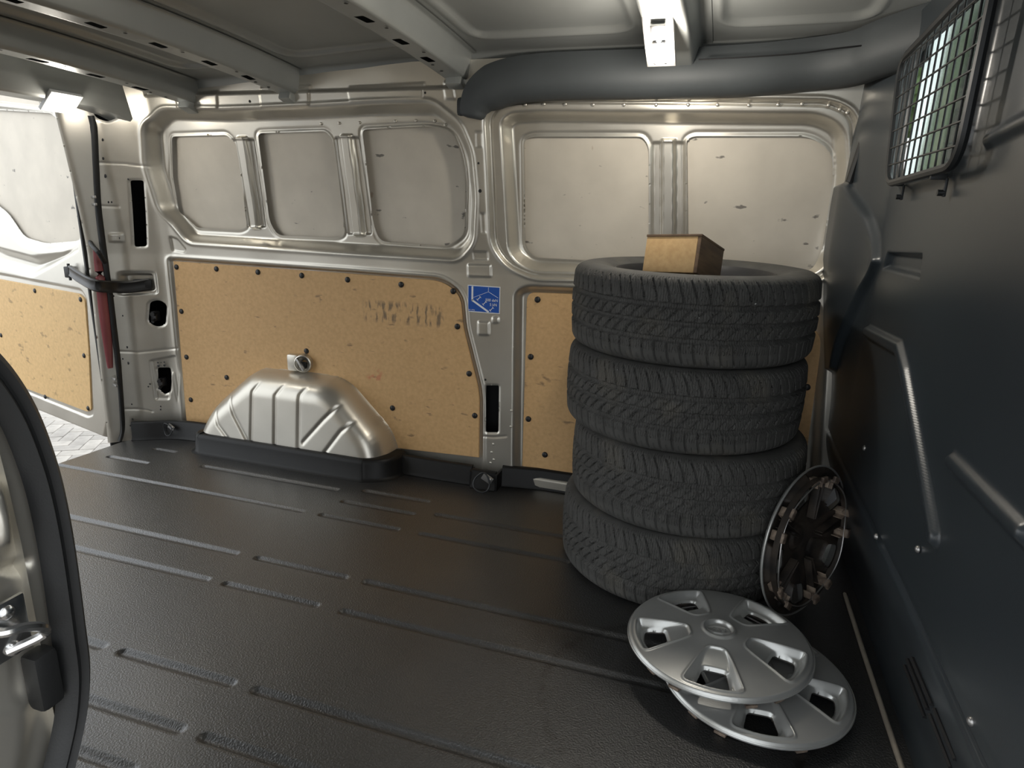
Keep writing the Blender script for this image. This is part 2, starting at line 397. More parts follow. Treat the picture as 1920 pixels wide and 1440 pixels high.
RIB1 = [W(*p, BD) for p in ((433, 260), (477, 260), (499, 427), (464, 427))]
RIB2 = [W(*p, BD) for p in ((627, 256), (674, 256), (698, 440), (651, 440))]
B2 = WP([(910, 215), (935, 187), (1000, 183), (1300, 184), (1560, 187), (1606, 210), (1612, 300), (1575, 500), (1530, 530), (1000, 522), (950, 500), (921, 460)], .045)
C2 = WP([(932, 225), (950, 207), (1000, 203), (1540, 206), (1590, 232), (1596, 320), (1570, 480), (1530, 522), (990, 512), (948, 480)], .05)
PD = WP([(982, 262), (1000, 256), (1205, 256), (1216, 275), (1216, 484), (1205, 494), (1000, 483), (984, 462)], [.03, .03, .03, .03, .03, .03, .045, .045], BD+.01)
PE = WP([(1287, 262), (1300, 255), (1520, 255), (1560, 285), (1563, 330), (1542, 470), (1522, 508), (1290, 505)], [.03, .03, .05, .05, .03, .04, .05, .02], BD+.01)
RIB3 = [W(*p, BD+.01) for p in ((1222, 265), (1284, 265), (1284, 505), (1222, 505))]
P1o = WP([(321, 488), (654, 511), (831, 525), (866, 552), (871, 612), (888, 680), (902, 735), (901, 885), (352, 812)], [.005, .01, .05, .05, .03, .05, .05, .005, .005])
L2 = WP([(961, 545), (985, 532), (1300, 545), (1540, 560), (1556, 620), (1535, 985), (958, 892)], .04)
SLOT = WP([(911, 723), (935, 723), (934, 811), (911, 811)], .008)
DSLOT = WP([(243, 338), (268, 338), (274, 462), (251, 463)], .010)
DHOLE = WP([(280, 566), (298, 562), (312, 572), (309, 610), (292, 613), (277, 604)], .016)
DHOL2 = WP([(292, 690), (316, 690), (320, 732), (306, 741), (294, 730)], .010)
DOVAL = WP([(170, 207), (192, 203), (216, 211), (220, 220), (200, 228), (180, 222)], .012)
STRAPR = WP([(223, 513), (284, 513), (289, 545), (225, 548)], .012)
def ring(P, X, Z, amp, w): return amp*np.exp(-(sd_poly(P, X, Z, .05)/w)**2)
EMB = [  # (polygon px, radius, depth, edge)
    (WP([(890, 245), (905, 245), (906, 278), (891, 278)], .006), .003), (WP([(899, 398), (911, 398), (913, 438), (901, 438)], .006), .003),
    (WP([(884, 470), (916, 470), (917, 489), (886, 489)], .008), .003), (WP([(875, 494), (922, 495), (923, 521), (876, 520)], .010), -.005),
    (WP([(895, 601), (919, 602), (919, 630), (895, 629)], .008), -.005), (WP([(921, 593), (937, 593), (937, 607), (921, 607)], .012), -.004),
    (WP([(316, 441), (333, 447), (350, 468), (346, 475), (322, 472)], .010), .006),
    (WP([(203, 437), (233, 437), (234, 455), (205, 455)], .006), -.005), (WP([(218, 508), (292, 508), (297, 552), (220, 556)], .016), .006),
    (WP([(280, 675), (330, 665), (338, 700), (334, 765), (322, 700), (318, 750), (290, 750)], .008), .008),
    (WP([(325, 172), (408, 168), (411, 207), (335, 212)], .010), -.005), (WP([(483, 160), (580, 156), (582, 200), (490, 204)], .010), -.005),
    (WP([(648, 160), (795, 152), (795, 186), (655, 193)], .010), -.003), (WP([(828, 150), (850, 150), (856, 188), (834, 188)], .006), -.004)]
SEAM = [[W(*p) for p in s] for s in (((904, 818), (925, 820), (949, 818)), ((222, 659), (258, 661), (337, 653)), ((185, 305), (230, 307), (275, 312)), ((235, 767), (275, 769), (285, 772)), ((184, 386), (222, 388)))]
def hat(P, X, Z, h):
    """pressed stiffening rib: two shallow grooves and a raised centre"""
    a, b, c, d = [np.array(p) for p in P]
    Q = rnd_poly([a, b, c, d], .008); D = .007*ss(-sd_poly(Q, X, Z)/.006)
    f = lambda p, q, t: p+(q-p)*t
    R = rnd_poly([f(a, b, .27)+np.array([0, .008]), f(a, b, .73)+np.array([0, .008]), f(d, c, .73)-np.array([0, .006]), f(d, c, .27)-np.array([0, .006])], .006)
    return D-h*ss(-sd_poly(R, X, Z)/.008)
def wall_relief(X, Z):
    D = np.zeros(X.shape)
    s = sd_poly(A1, X, Z); D += BD*ss(-s/.038)-.004*np.exp(-((s-.006)/.006)**2)
    s2 = sd_poly(PA, X, Z); inner = np.minimum(np.minimum(s2, sd_poly(PB, X, Z)), sd_poly(PC, X, Z))
    D += .003*np.exp(-((inner-.012)/.004)**2)*(s < -.03)
    D += hat(RIB1, X, Z, .027)+hat(RIB2, X, Z, .027)
    s = sd_poly(B2, X, Z); D += .018*ss(-s/.007)-.005*np.exp(-((s-.006)/.005)**2)+.008*np.exp(-((s+.009)/.004)**2)
    s = sd_poly(C2, X, Z); D += (BD-.002)*ss(-s/.036)
    inner = np.minimum(sd_poly(PD, X, Z), sd_poly(PE, X, Z)); D += .003*np.exp(-((inner-.012)/.004)**2)*(s < -.03)
    D += hat(RIB3, X, Z, .034)
    s = sd_poly(P1o, X, Z); D += .014*ss(-(s-.010)/.010)-.003*np.exp(-((s-.018)/.005)**2)
    s = sd_poly(L2, X, Z); D += .032*ss(-s/.035)
    for P, a in EMB: D += a*ss(-sd_poly(P, X, Z, .03)/.007)
    D += .020*ss(-sd_poly(STRAPR, X, Z, .03)/.008)
    for P in (SLOT, DSLOT, DHOLE, DHOL2, DOVAL): D += .004*ss((.008-sd_poly(P, X, Z, .03))/.008)
    for Sg in SEAM: D += .003*np.exp(-(d_line(Sg, X, Z)/.0035)**2)
    # gutter between wall and roof
    D += .012*ss((Z-1.49)/.012)*(X > -2.3)
    # dents
    D += .0006*np.sin(X*23)*np.sin(Z*19+X*7)
    return D
wall_keep = np.array([(-2.645, -.02), (.44, -.02), (.44, 1.58), (-2.575, 1.58)])
wall = structure(hf('wall_left', -2.66, .45, -.03, 1.59, .0044, wall_relief, wmap, 'silver', cuts=[PA, PB, PC, PD, PE, SLOT, DSLOT, DHOLE, DHOL2, DOVAL], keep=wall_keep, flip=False))
wall['label'] = 'silver pressed steel van side wall with recessed panels'
for P, dd in ((PA, BD), (PB, BD), (PC, BD), (PD, BD+.01), (PE, BD+.01)):
    lo = P.min(0)-.03; hi = P.max(0)+.03
    hf('skin_panel', lo[0], hi[0], lo[1], hi[1], .02, lambda X, Z, dd=dd: np.full(X.shape, dd+.021), wmap, 'skin', parent=wall)
hf('outer_skin', -2.50, .50, -.10, 1.75, .05, lambda X, Z: np.full(X.shape, 2.49), lambda U, V, D: (U, D+lean(V)*.7, V), 'silver_dim', parent=wall)
bm = bmesh.new()
for c_, s_ in (((-1.1, 2.47, .75), (3.2, .008, 1.9)), ((-2.652, 2.32, .75), (.008, .30, 1.75)), ((-1.1, 2.43, -.06), (3.2, .18, .008)), ((-2.36, 2.42, .75), (.006, .11, 1.7)), ((-.96, 2.43, .3), (.006, .08, .9)), ((-.74, 2.43, .3), (.006, .08, .9))): add_box(bm, c_, s_)
bm_obj('cavity_blocker', bm, 'black_plastic', wall, smooth=False)  # black box added behind the wall to keep its holes dark
def wpoint(px, py, off=0.0):
    x, z = W(px, py, off); return np.array([x, float(base(np.array(x), np.array(z)))+off, z])
# small punched holes on pillars, their dark insides drawn as flat black discs
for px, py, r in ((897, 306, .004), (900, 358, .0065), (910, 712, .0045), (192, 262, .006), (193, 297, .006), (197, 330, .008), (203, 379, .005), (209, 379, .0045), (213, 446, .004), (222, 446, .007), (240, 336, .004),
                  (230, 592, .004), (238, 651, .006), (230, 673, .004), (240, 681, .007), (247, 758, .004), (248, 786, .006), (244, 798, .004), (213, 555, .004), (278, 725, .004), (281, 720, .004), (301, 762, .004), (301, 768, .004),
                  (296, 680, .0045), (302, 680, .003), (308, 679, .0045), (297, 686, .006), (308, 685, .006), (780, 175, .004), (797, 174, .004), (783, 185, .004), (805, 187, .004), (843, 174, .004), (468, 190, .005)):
    place_dome('grommet', 'grommet_%d' % int(r*1e4), r, .0012, 'black_plastic', wpoint(px, py, -.0008), (0.15 if px < 300 else 0, -1, 0), wall)  # flat black disc drawn as the hole's dark inside
# spot weld dimples along the front bay flange
for px, py in ((985, 196), (1020, 195), (1060, 195), (1112, 196), (1170, 196), (1230, 196), (1290, 196), (1345, 196), (1404, 197), (1459, 196), (1504, 195), (1554, 197), (1575, 205), (1589, 211)):
    place_dome('spot_weld', 'spot_weld', .0055, .0025, 'silver', wpoint(px, py, .011), (0, -1, 0), wall)
for px, py in ((602, 232), (636, 231), (674, 230), (741, 227), (780, 226), (815, 227), (835, 234)):
    place_dome('spot_weld', 'spot_weld', .0055, .0025, 'silver', wpoint(px, py, BD-.002), (0, -1, 0), wall)
for px, py in ((925, 833), (922, 848), (926, 862), (920, 868), (959, 770), (958, 800)):
    place_dome('spot_weld', 'spot_weld', .0055, .0025, 'silver', wpoint(px, py, 0), (0, -1, 0), wall)
# rear light unit back and wiring plug seen in the pillar holes
for px, py, s in ((291, 592, .034), (304, 716, .030)):
    p = wpoint(px, py, .02); bm = bmesh.new()
    add_box(bm, Vector(p), (s, .03, s*1.3), None, .006); add_cyl(bm, Vector(p)+Vector((s*.45, -.024, .012)), s*.28, .03, (.5, -1, .1)); add_cyl(bm, Vector(p)+Vector((s*.35, -.02, -.018)), s*.2, .03, (.3, -1, -.3))
    bm_obj('light_socket', bm, 'black_plastic', wall)

# ---- plywood lining boards
AO = rnd_poly([tuple(on_y(*p, y_)[[0, 2]]) for p, y_ in (((366, 905), 2.22), ((369, 806), 2.22), ((391, 763), 2.23), ((464, 704), 2.28))]+[W(*p) for p in ((496, 690), (560, 696), (635, 706), (662, 722), (735, 806), (752, 860), (752, 925))], [.01, .05, .06, .06, .04, .02, .06, .05, .06, .03, .01])
AC = AO.mean(0)
arch_in = [p+(AC-p)/np.linalg.norm(AC-p)*.025 for p in AO]
def pm(off):
    return lambda u, v, d: (u, base(u, v)*0+Y0+off+d, v)
r1 = [W(*p, .004) for p in ((322, 490), (654, 513), (829, 527), (863, 554), (868, 612), (885, 681), (899, 735), (898, 858), (744, 840))]
p1 = rnd_poly(r1[:8], [.004, .0, .05, .05, .03, .05, .05, .002])
p1 = np.array(list(p1)+[r1[8]]+[tuple(p) for p in arch_in[::-1] if p[1] > r1[8][1]]+[W(351, 800, .004), W(348, 779, .004)])
ply1 = plate('plywood_panel', p1, pm(.002), .009, 'ply'); tag(ply1, 'large tan plywood lining board behind the wheel arch, held by black studs', 'plywood panel')
def z5(x, y): return (300+x*.354, 460+y*.354)
for x, y in ((87, 115), (298, 125), (518, 142), (750, 160), (993, 182), (1277, 208), (1553, 243), (113, 350), (140, 592), (163, 818), (353, 700), (775, 560), (1575, 430), (1637, 680), (1667, 902), (1231, 862)):
    place_dome('stud', 'stud', .0120, .0055, 'black_plastic', on_y(*z5(x, y), Y0+.001), (0, -1, 0), ply1)
p2 = rnd_poly([on_y(*p, Y0+.024)[[0, 2]] for p in ((988, 548), (1075, 551), (1300, 566), (1520, 600), (1541, 640), (1516, 822), (1500, 958), (979, 874))], [.035, .005, .005, .03, .03, .03, .01, .004])
ply2 = plate('plywood_panel', p2, pm(.024), .008, 'ply'); tag(ply2, 'tan plywood lining board half hidden behind the tyre stack', 'plywood panel')
def z6(x, y): return (860+x*.3194, 480+y*.3194)
for q in (z6(463, 256), z6(423, 592), z6(409, 957), z6(506, 1167), (1513, 726), (1512, 622)):
    place_dome('stud', 'stud', .0120, .0055, 'black_plastic', on_y(*q, Y0+.023), (0, -1, 0), ply2)
box_obj('board_lip', on_y(1030, 884, Y0+.02)+np.array([.30, 0, -.006]), (.90, .022, .008), 'sticker_white', ply2, .002)

# ---- wheel arch
def yl(pts): return [tuple(on_y(*z5(*p), 2.195)[[0, 2]]) for p in pts]
GRV = [yl(((500, 735), (478, 780), (490, 1060))), yl(((632, 745), (600, 800), (615, 1080))), yl(((756, 752), (727, 800), (740, 1100)))]
GRV += [yl(((940, 850), (860, 930), (760, 1045))), yl(((1020, 935), (955, 990), (862, 1118))), yl(((345, 800), (390, 900), (485, 1060))), yl(((280, 880), (310, 950), (375, 1030)))]
def arch_relief(X, Z):
    s = -sd_poly(AO, X, Z, .2)
    t = np.clip(s/.10, 0, 1); h = np.clip(1-(1-t)**2.6, 0, 1)**.45
    D = -.165*h*(s > 0)
    D -= .006*ss((Z*0+.004+s)/.004)            # welded flange at the wall
    D += .032*np.clip((Z-.05)/.36, 0, 1)*h      # leans back towards the top
    for gl in GRV: D += .0055*np.exp(-(d_line(gl, X, Z)/.0075)**2)*ss((s-.02)/.04)
    return D
oo = AO.copy(); cc = oo.mean(0); oo = oo+(oo-cc)/np.linalg.norm(oo-cc, axis=1)[:, None]*.012
arch = hf('wheel_arch', oo[:, 0].min()-.01, oo[:, 0].max()+.01, .0, oo[:, 1].max()+.01, .004, arch_relief, lambda U, V, D: (U, Y0+.008+D, V), 'silver', keep=oo)
tag(arch, 'silver steel wheel arch hump with pressed ribs in front of plywood', 'wheel arch')
bm = bmesh.new()
pc = on_y(560, 680, Y0-.015)
add_box(bm, Vector(pc)+Vector((-.022, 0, .0)), (.055, .035, .075), None, .012)
brk = bm_obj('bracket', bm, 'silver', arch)
lathe_o = lathe('hub_ring', [(.012, -.012), (.020, -.006), (.030, .004), (.034, .012), (.038, .010), (.040, 0), (.040, -.02)], 28, 'silver', brk); lathe_o.location = pc+np.array([.025, -.002, .0]); lathe_o.rotation_euler = (math.radians(90), 0, math.radians(12))
o = box_obj('latch_bar', (0, 0, 0), (.012, .012, .058), 'galv', brk, .004); o.location = pc+np.array([.020, -.016, -.004]); o.rotation_euler = (0, math.radians(-35), 0)
o = box_obj('hub_core', (0, 0, 0), (.030, .01, .03), 'black_plastic', brk, .004); o.location = pc+np.array([.022, .004, -.01])

# ---- blue load label on the centre pillar
c4 = [wpoint(*p, -.0012) for p in ((877, 535), (938, 538), (937, 587), (877, 585))]
st = empty('load_label', tuple(np.mean(c4, 0))); tag(st, 'small blue and white load rating sticker on the silver centre pillar', 'sticker')
o0 = np.mean(c4, 0); sw = float(np.linalg.norm(c4[1]-c4[0])); sh = float(np.linalg.norm(c4[3]-c4[0])); KS = sw/.113
fld = None
def sflat(name, pts, mat, dep):
    kk = 1.0 if name in ('border', 'field') else KS
    me = mesh_from(name, [(x*kk, -dep, z*kk) for x, z in pts]+[(x*kk, .0008, z*kk) for x, z in pts], [tuple(range(len(pts))), tuple(range(2*len(pts)-1, len(pts)-1, -1))]+[(i, len(pts)+i, len(pts)+(i+1) % len(pts), (i+1) % len(pts)) for i in range(len(pts))])
    return link(name, me, mat, fld or st, smooth=False)
def srect(x0, z0, x1, z1): return [(x0, z0), (x1, z0), (x1, z1), (x0, z1)]
sflat('border', srect(-sw/2, -sh/2, sw/2, sh/2), 'sticker_white', .0)
fld = sflat('field', srect(-sw/2+.003, -sh/2+.003, sw/2-.003, sh/2-.003), 'sticker_blue', .0004)
def sline(a, b, w_, name='line', dep=.0009):
    a = np.array(a); b = np.array(b); t = (b-a)/np.linalg.norm(b-a); n = np.array([-t[1], t[0]])*w_/2
    sflat(name, [a-n, b-n, b+n, a+n], 'sticker_white', dep)
sline((-.040, .0405), (-.040, -.006), .006); sline((-.042, -.004), (.018, -.0405), .006)
sline((-.036, .004), (.016, .026), .001); sline((.016, .040), (.016, .026), .001); sline((.016, .026), (.05, .008), .001)
for cx, cz in ((-.017, .002), (.003, -.012), (.028, -.030)):
    sline((cx-.006, cz-.006), (cx+.006, cz+.006), .002, 'arrow'); sline((cx+.002, cz+.008), (cx+.008, cz+.002), .0016, 'arrow'); sline((cx-.008, cz-.002), (cx-.002, cz-.008), .0016, 'arrow')
RX = Matrix.Rotation(math.radians(90), 4, 'X')
for body, x, z, s in (('500 daN', .006, -.005, .0125), ('5 kN', .021, -.0195, .0125), ('ISO 27956', -.052, -.039, .005)):
    t = text_obj('lettering', body, s*KS, 'sticker_white', Matrix.Translation((x*KS, -.0012, z*KS)) @ RX, None); t.parent = fld
# ---- lashing rings
def lashing(px, py, yy, tilt, label, k=1.0):
    p = on_y(px, py, yy); e = empty('lashing_ring', tuple(p)); tag(e, label, 'lashing ring'); e.scale = (k, k, k)
    pts = [(.032*math.sin(a)*(1-.35*math.cos(a)), -.006-.02*max(0, -math.cos(a))*.6, .040*math.cos(a)) for a in np.linspace(0, 2*math.pi, 28, endpoint=False)]
    o = sweep('ring', pts, circ(.0035, 8), 'wire_grille', e, up=(0, 1, 0), closed=True); o.rotation_euler = (0, tilt, 0)
    bm = bmesh.new(); add_box(bm, (.018, .004, .012), (.045, .006, .030), Matrix.Rotation(.5, 4, 'Y'), .002); bm_obj('plate', bm, 'galv', e)
    place_dome('bolt', 'lash_bolt', .008, .006, 'galv', (.032, .000, .012), (0, -1, 0), e)
lashing(905, 902, 2.248, .2, 'metal lashing ring on the rubber kick panel below the centre pillar')
lashing(316, 804, 2.25, -.6, 'metal lashing ring in the rear corner beside the wheel arch', .75)

# ================================================================== CEILING
def zrib(X, Y): return 1.562+.05*np.minimum(X+.9, 0)-.040*((Y-1.35)/.9)**2
def zroof(X, Y): return zrib(X, Y)+.078
RIBX = [(-2.085, .10), (-1.615, .10), (-.935, .115), (-.195, .15)]
PANELS = [(-1.98, -1.72), (-1.51, -1.05), (-.82, -.31), (-.07, .32)]
def roof_relief(X, Y):
    D = np.zeros(X.shape)
    for a, b in PANELS:
        P = rnd_poly([(a, .55), (b, .55), (b, 2.12), (a, 2.12)], .08); s = sd_poly(P, X, Y, .1)
        D += .012*ss(-s/.022)-.004*np.exp(-((s-.004)/.006)**2)
    D -= .055*ss((Y-2.24)/.05)
    D -= .050*ss((.44-Y)/.05)
    return D
ceil = structure(hf('ceiling', -2.56, .44, .34, 2.31, .0075, roof_relief, lambda U, V, D: (U, V, zroof(U, V)+D), 'silver_dim', flip=True))
ceil['label'] = 'silver painted van roof with pressed panels'
hf('outer_roof', -2.6, .5, .3, 2.4, .06, None, lambda U, V, D: (U, V, zroof(U, V)+.05), 'silver_dim', parent=ceil)
for k, (rx, wd) in enumerate(RIBX):
    cuts = []
    for yy in (.7, .95, 1.2, 1.42, 1.62, 1.82, 2.0):
        cuts.append(rnd_poly([(-.013+(.006 if k % 2 else -.006), yy), (.013+(.006 if k % 2 else -.006), yy), (.013, yy+.055), (-.013, yy+.055)], .004))
    if k == 3: cuts = []
    def rr(U, V, wd=wd):
        a = np.abs(U); hw = wd*(.30 if wd < .14 else .33)
        d = .076*ss((hw+.024-a)/.024)
        return d*np.clip(ss((2.29-V)/.02)+.0, 0, 1)
    def rmap(U, V, D, rx=rx): return U+rx, V, zroof(U+rx, V)-.003-D
    hf('roof_rib', -wd*.68, wd*.68, .40, 2.285, .0045 if k < 3 else .005, rr, rmap, 'silver_dim', cuts=cuts, parent=ceil, flip=True)
    for yy in (1.52, 1.72, 1.95, 2.08, 2.15):
        p = (rx+(.02 if yy < 1.98 else -.01), yy, float(zrib(np.array(rx), np.array(yy)))-.0028)
        if k < 3: place_dome('grommet', 'grommet_rib', .0055, .001, 'black_plastic', p, (0, 0, -1), ceil)  # black disc drawn as a dark hole in the rib
    # gusset tying the rib to the wall
    zz = float(zrib(np.array(rx), np.array(2.25)))
    bm = bmesh.new(); add_box(bm, (rx, 2.255, zz-.006), (wd*.5, .06, .05), Matrix.Rotation(math.radians(-18), 4, 'X'), .006); bm_obj('rib_foot', bm, 'silver_dim', ceil)
# rear header above the doors
hd = sweep('rear_header', [(-2.46, .40, 1.425), (-2.46, 1.3, 1.435), (-2.46, 2.08, 1.432), (-2.46, 2.20, 1.415), (-2.45, 2.28, 1.385), (-2.44, 2.36, 1.33)],
           [(-.075, .13), (-.07, .03), (-.05, .004), (-.02, -.004), (.075, -.002), (.085, .01), (.085, .15)], 'silver_dim', ceil)
# dark grey cant rail over the front bay
rp = [tuple(on_y(*p, 2.235)) for p in ((888, 222), (893, 200), (910, 178), (950, 160), (1010, 151), (1100, 147), (1250, 144), (1400, 138), (1520, 127))]+[tuple(on_y(1600, 116, 2.19)), tuple(on_y(1660, 95, 2.12)), (.46, 2.02, 1.545)]
rail = structure(sweep('trim_1', smooth_path(rp, 6), [(-.055, -.020), (-.045, -.050), (-.02, -.062), (.012, -.058), (.036, -.038), (.048, -.010), (.046, .030), (.03, .075), (-.06, .080)], 'rail_grey', None,
                       scale=[.42, .52, .60]+[.62+.38*min(1, i/12) for i in range(90)]))
rail['label'] = 'dark grey cant rail trim above the front bay'
box_obj('rail_root', tuple(on_y(866, 200, 2.255)), (.035, .02, .06), 'rail_grey', rail, .012)
# cable along the roof edge
sweep('roof_cable', smooth_path([on_y(*p, 2.12) for p in ((1310, 112), (1420, 106), (1500, 100), (1560, 92), (1640, 82), (1700, 66))], 6), circ(.0022, 6), 'black_plastic', rail)

# ---- interior lamps
def lamp(name, loc, rot, size, label, power, bulb):
    e = empty(name, loc); e.rotation_euler = rot; tag(e, label, 'lamp'); L_, W_ = size
    bm = bmesh.new()
    for sx in (-1, 1): add_box(bm, (sx*W_/2, 0, -.006), (.006, L_, .014), None, .002)
    for sy in (-1, 1): add_box(bm, (0, sy*L_/2, -.006), (W_+.006, .006, .014), None, .002)
    add_box(bm, (0, 0, .002), (W_, L_, .003), None, .001); hou = bm_obj('housing', bm, 'galv' if bulb else 'sticker_white', e)
    if bulb:
        bm = bmesh.new(); vs = bmesh.ops.create_uvsphere(bm, u_segments=16, v_segments=10, radius=.5)['verts']; bmesh.ops.scale(bm, vec=(.050, .095, .040), verts=vs); bmesh.ops.translate(bm, vec=(0, L_*.16, -.018), verts=vs); bm_obj('bulb', bm, 'lamp_glow', e)
        bm = bmesh.new(); add_box(bm, (0, -L_*.22, -.012), (W_*.55, L_*.3, .014), None, .004); bm_obj('switch', bm, 'chrome', hou)
        for sy in (-.05, .36):
            bm = bmesh.new(); add_box(bm, (0, L_*sy, -.014), (W_*.5, .006, .022), None, .002); bm_obj('contact_clip', bm, 'chrome', hou)
    else:
        bm = bmesh.new(); add_box(bm, (0, 0, -.008), (W_*.86, L_*.86, .012), None, .004); bm_obj('diffuser', bm, 'lamp_glow', hou)
    ld = bpy.data.lights.new(name+'_light', 'POINT'); ld.energy = power; ld.color = (1, .93, .82); ld.shadow_soft_size = .03
    lo = bpy.data.objects.new(name+'_light', ld); COL.objects.link(lo); lo.parent = e; lo.location = (0, L_*.16 if bulb else 0, -.06)
pz = on_z(1238, 62, 1.540)
lamp('ceiling_lamp', (pz[0], pz[1], float(zrib(np.array(pz[0]), np.array(pz[1])))-.020), (math.radians(-22), 0, 0), (.20, .07), 'lit festoon lamp on the roof rib above the tyre stack', 9, True)
lamp('header_lamp', (-2.395, 1.955, 1.432), (0, math.radians(-42), 0), (.12, .085), 'lit rectangular lamp under the rear header near the open door', 1.0, False)

# ================================================================== BULKHEAD
XB = .41
def bbase(Y, Z): return XB+.085*ss((.388-Z)/.33)-.068*ss((Y-2.03)/.25)*ss((Z-.42)/.6)
def BX(px, py, off=0.0):
    d = ray(px, py); x = XB
    for _ in range(20):
        p = CAMP+d*(x/d[0]); x = float(bbase(np.array(p[1]), np.array(p[2])))+off
    p = CAMP+d*(x/d[0]); return (p[1], p[2])
WIN = rnd_poly([(1.455, 1.21), (1.93, 1.20), (1.97, 1.49), (1.455, 1.50)], .05)
TAB = rnd_poly([BX(*p) for p in ((1560, 350), (1640, 338), (1648, 400), (1652, 490), (1628, 545), (1570, 700), (1500, 700))], .02)
REC = rnd_poly([BX(*p) for p in ((1662, 470), (1731, 474), (1726, 524), (1652, 506))], .008)
STR = [BX(*p) for p in ((1630, 622), (1690, 654), (1702, 700), (1755, 1008))]
DIA = [BX(*p) for p in ((1790, 866), (1925, 1000))]
VENTS = []
for (pa, pb) in (((1703, 1236), (1742, 1330)), ((1712, 1234), (1750, 1322)), ((1698, 1248), (1736, 1345)), ((1755, 1330), (1795, 1425)), ((1746, 1340), (1786, 1440))):
    a = np.array(BX(*pa)); b = np.array(BX(*pb)); h = np.array([0, .0042]); VENTS.append(np.array([a-h, b-h, b+h, a+h]))
def bulk_relief(Y, Z):
    D = np.zeros(Y.shape)
    s = sd_poly(WIN, Y, Z, .2); D -= .012*np.exp(-((s-.022)/.012)**2)
    D -= .022*ss(-sd_poly(TAB, Y, Z)/.016)
    D += .016*ss(-sd_poly(REC, Y, Z)/.014)
    D -= .014*ss((.021-d_line(STR, Y, Z))/.013)
    D -= .014*ss((.022-d_line(DIA, Y, Z))/.018)
    D += .012*np.exp(-((Z-.388)/.006)**2)
    D += .002*np.exp(-((Z-.402)/.02)**2)
    s = d_line([BX(1860, 262), BX(1925, 228), BX(2100, 150)], Y, Z); D -= .010*ss((.02-s)/.018)
    D += .003*np.sin(Y*5+1)*np.sin(Z*4)
    return D
bulk = structure(hf('wall_front', .38, 2.38, -.01, 1.60, .004, bulk_relief, lambda U, V, D: (bbase(U, V)+D, U, V), 'bulkhead', cuts=[WIN], flip=True))
bulk['label'] = 'dark slate grey bulkhead behind the cab'
for q in ((1644, 1006), (1722, 1030), (1822, 1353), (1646, 1275), (1622, 840)):
    y, z = BX(*q); x = float(bbase(np.array(y), np.array(z)))
    place_dome('bolt', 'bulk_bolt', .007, .005, 'galv', (x-.001, y, z), (-1, 0, 0), bulk)
for P in VENTS:
    a = (P[0]+P[3])/2; b = (P[1]+P[2])/2
    sweep('vent_dark_strip', [(float(bbase(np.array(q[0]), np.array(q[1])))-.001, q[0], q[1]) for q in (a, a+(b-a)*.5, b)], [(-.004, -.003), (.004, -.003), (.005, .0), (.002, .003), (-.004, .002)], 'black_plastic', bulk)  # raised black strip standing in for the slot's dark opening
# edge bead where the bulkhead meets the side wall
sweep('edge_seal', smooth_path([on_y(*p, 2.235) for p in ((1655, 150), (1640, 190), (1622, 250), (1606, 300), (1592, 342))], 6), circ(.010, 8), 'rubber_seal', bulk)
# cab beyond the window: side of the cab with its window opening
structure(box_obj('wall_cab', (.455, 2.36, 1.35), (.07, .05, .6), 'black_plastic', None, .004))
# window
win = structure(box_obj('window_1', (XB+.026, 1.715, 1.35), (.005, .60, .36), 'frosted_glass', None, .001))
win['label'] = 'dusty pale green glass pane in the bulkhead'
# wire guard in front of the window
gx = .372
gr = empty('window_guard', (gx, 1.63, 1.19)); tag(gr, 'black wire mesh guard over the bulkhead window', 'window guard')
def gp(y, z, dx=0): return (dx, y-1.63, z-1.19)
fr = rnd_poly([(1.355, 1.192), (1.875, 1.180), (1.955, 1.475), (1.345, 1.505)], .06, 6)
gfr = sweep('frame', [gp(y, z) for y, z in fr], circ(.009, 8), 'wire_grille', gr, up=(1, 0, 0), closed=True)
def span(i, v):   # inside range of the frame polygon along a line
    P = fr; xs = []
    for a, b in zip(P, np.roll(P, -1, 0)):
        if (a[i]-v)*(b[i]-v) < 0: t = (v-a[i])/(b[i]-a[i]); xs.append(a[1-i]+t*(b[1-i]-a[1-i]))
    return (min(xs), max(xs)) if len(xs) >= 2 else None
for k in range(12):
    y = 1.40+.0465*k; r_ = span(0, y)
    if r_: sweep('upright_wire', [gp(y, r_[0]), gp(y, r_[1])], circ(.0022, 6), 'wire_grille', gr, up=(1, 0, 0))
for k in range(7):
    z = 1.225+.040*k; r_ = span(1, z)
    if r_: sweep('cross_wire', [gp(r_[0], z, -.0025), gp(r_[1], z, -.0025)], circ(.0022, 6), 'wire_grille', gr, up=(1, 0, 0))
for y in (1.50, 1.83):
    bm = bmesh.new(); add_box(bm, gp(y, 1.180, .012), (.030, .008, .012), None, .002); add_box(bm, gp(y, 1.160, .026), (.006, .010, .035), None, .002); add_cyl(bm, Vector(gp(y, 1.150, .02)), .006, .012, (1, 0, 0), 12); bm_obj('hook', bm, 'wire_grille', gfr)
# rod along the foot of the bulkhead
rod = sweep('metal_rod', [(.461, 1.94, .008), (.463, 1.6, .0075), (.468, 1.2, .0075), (.466, .72, .0075)], circ(.0062, 10), 'rod'); tag(rod, 'thin pale metal rod lying on the floor along the bulkhead', 'rod')
place_dome('rod_cap', 'rod_cap', .008, .006, 'black_plastic', (.461, 1.94, .008), (0, 1, 0), rod)

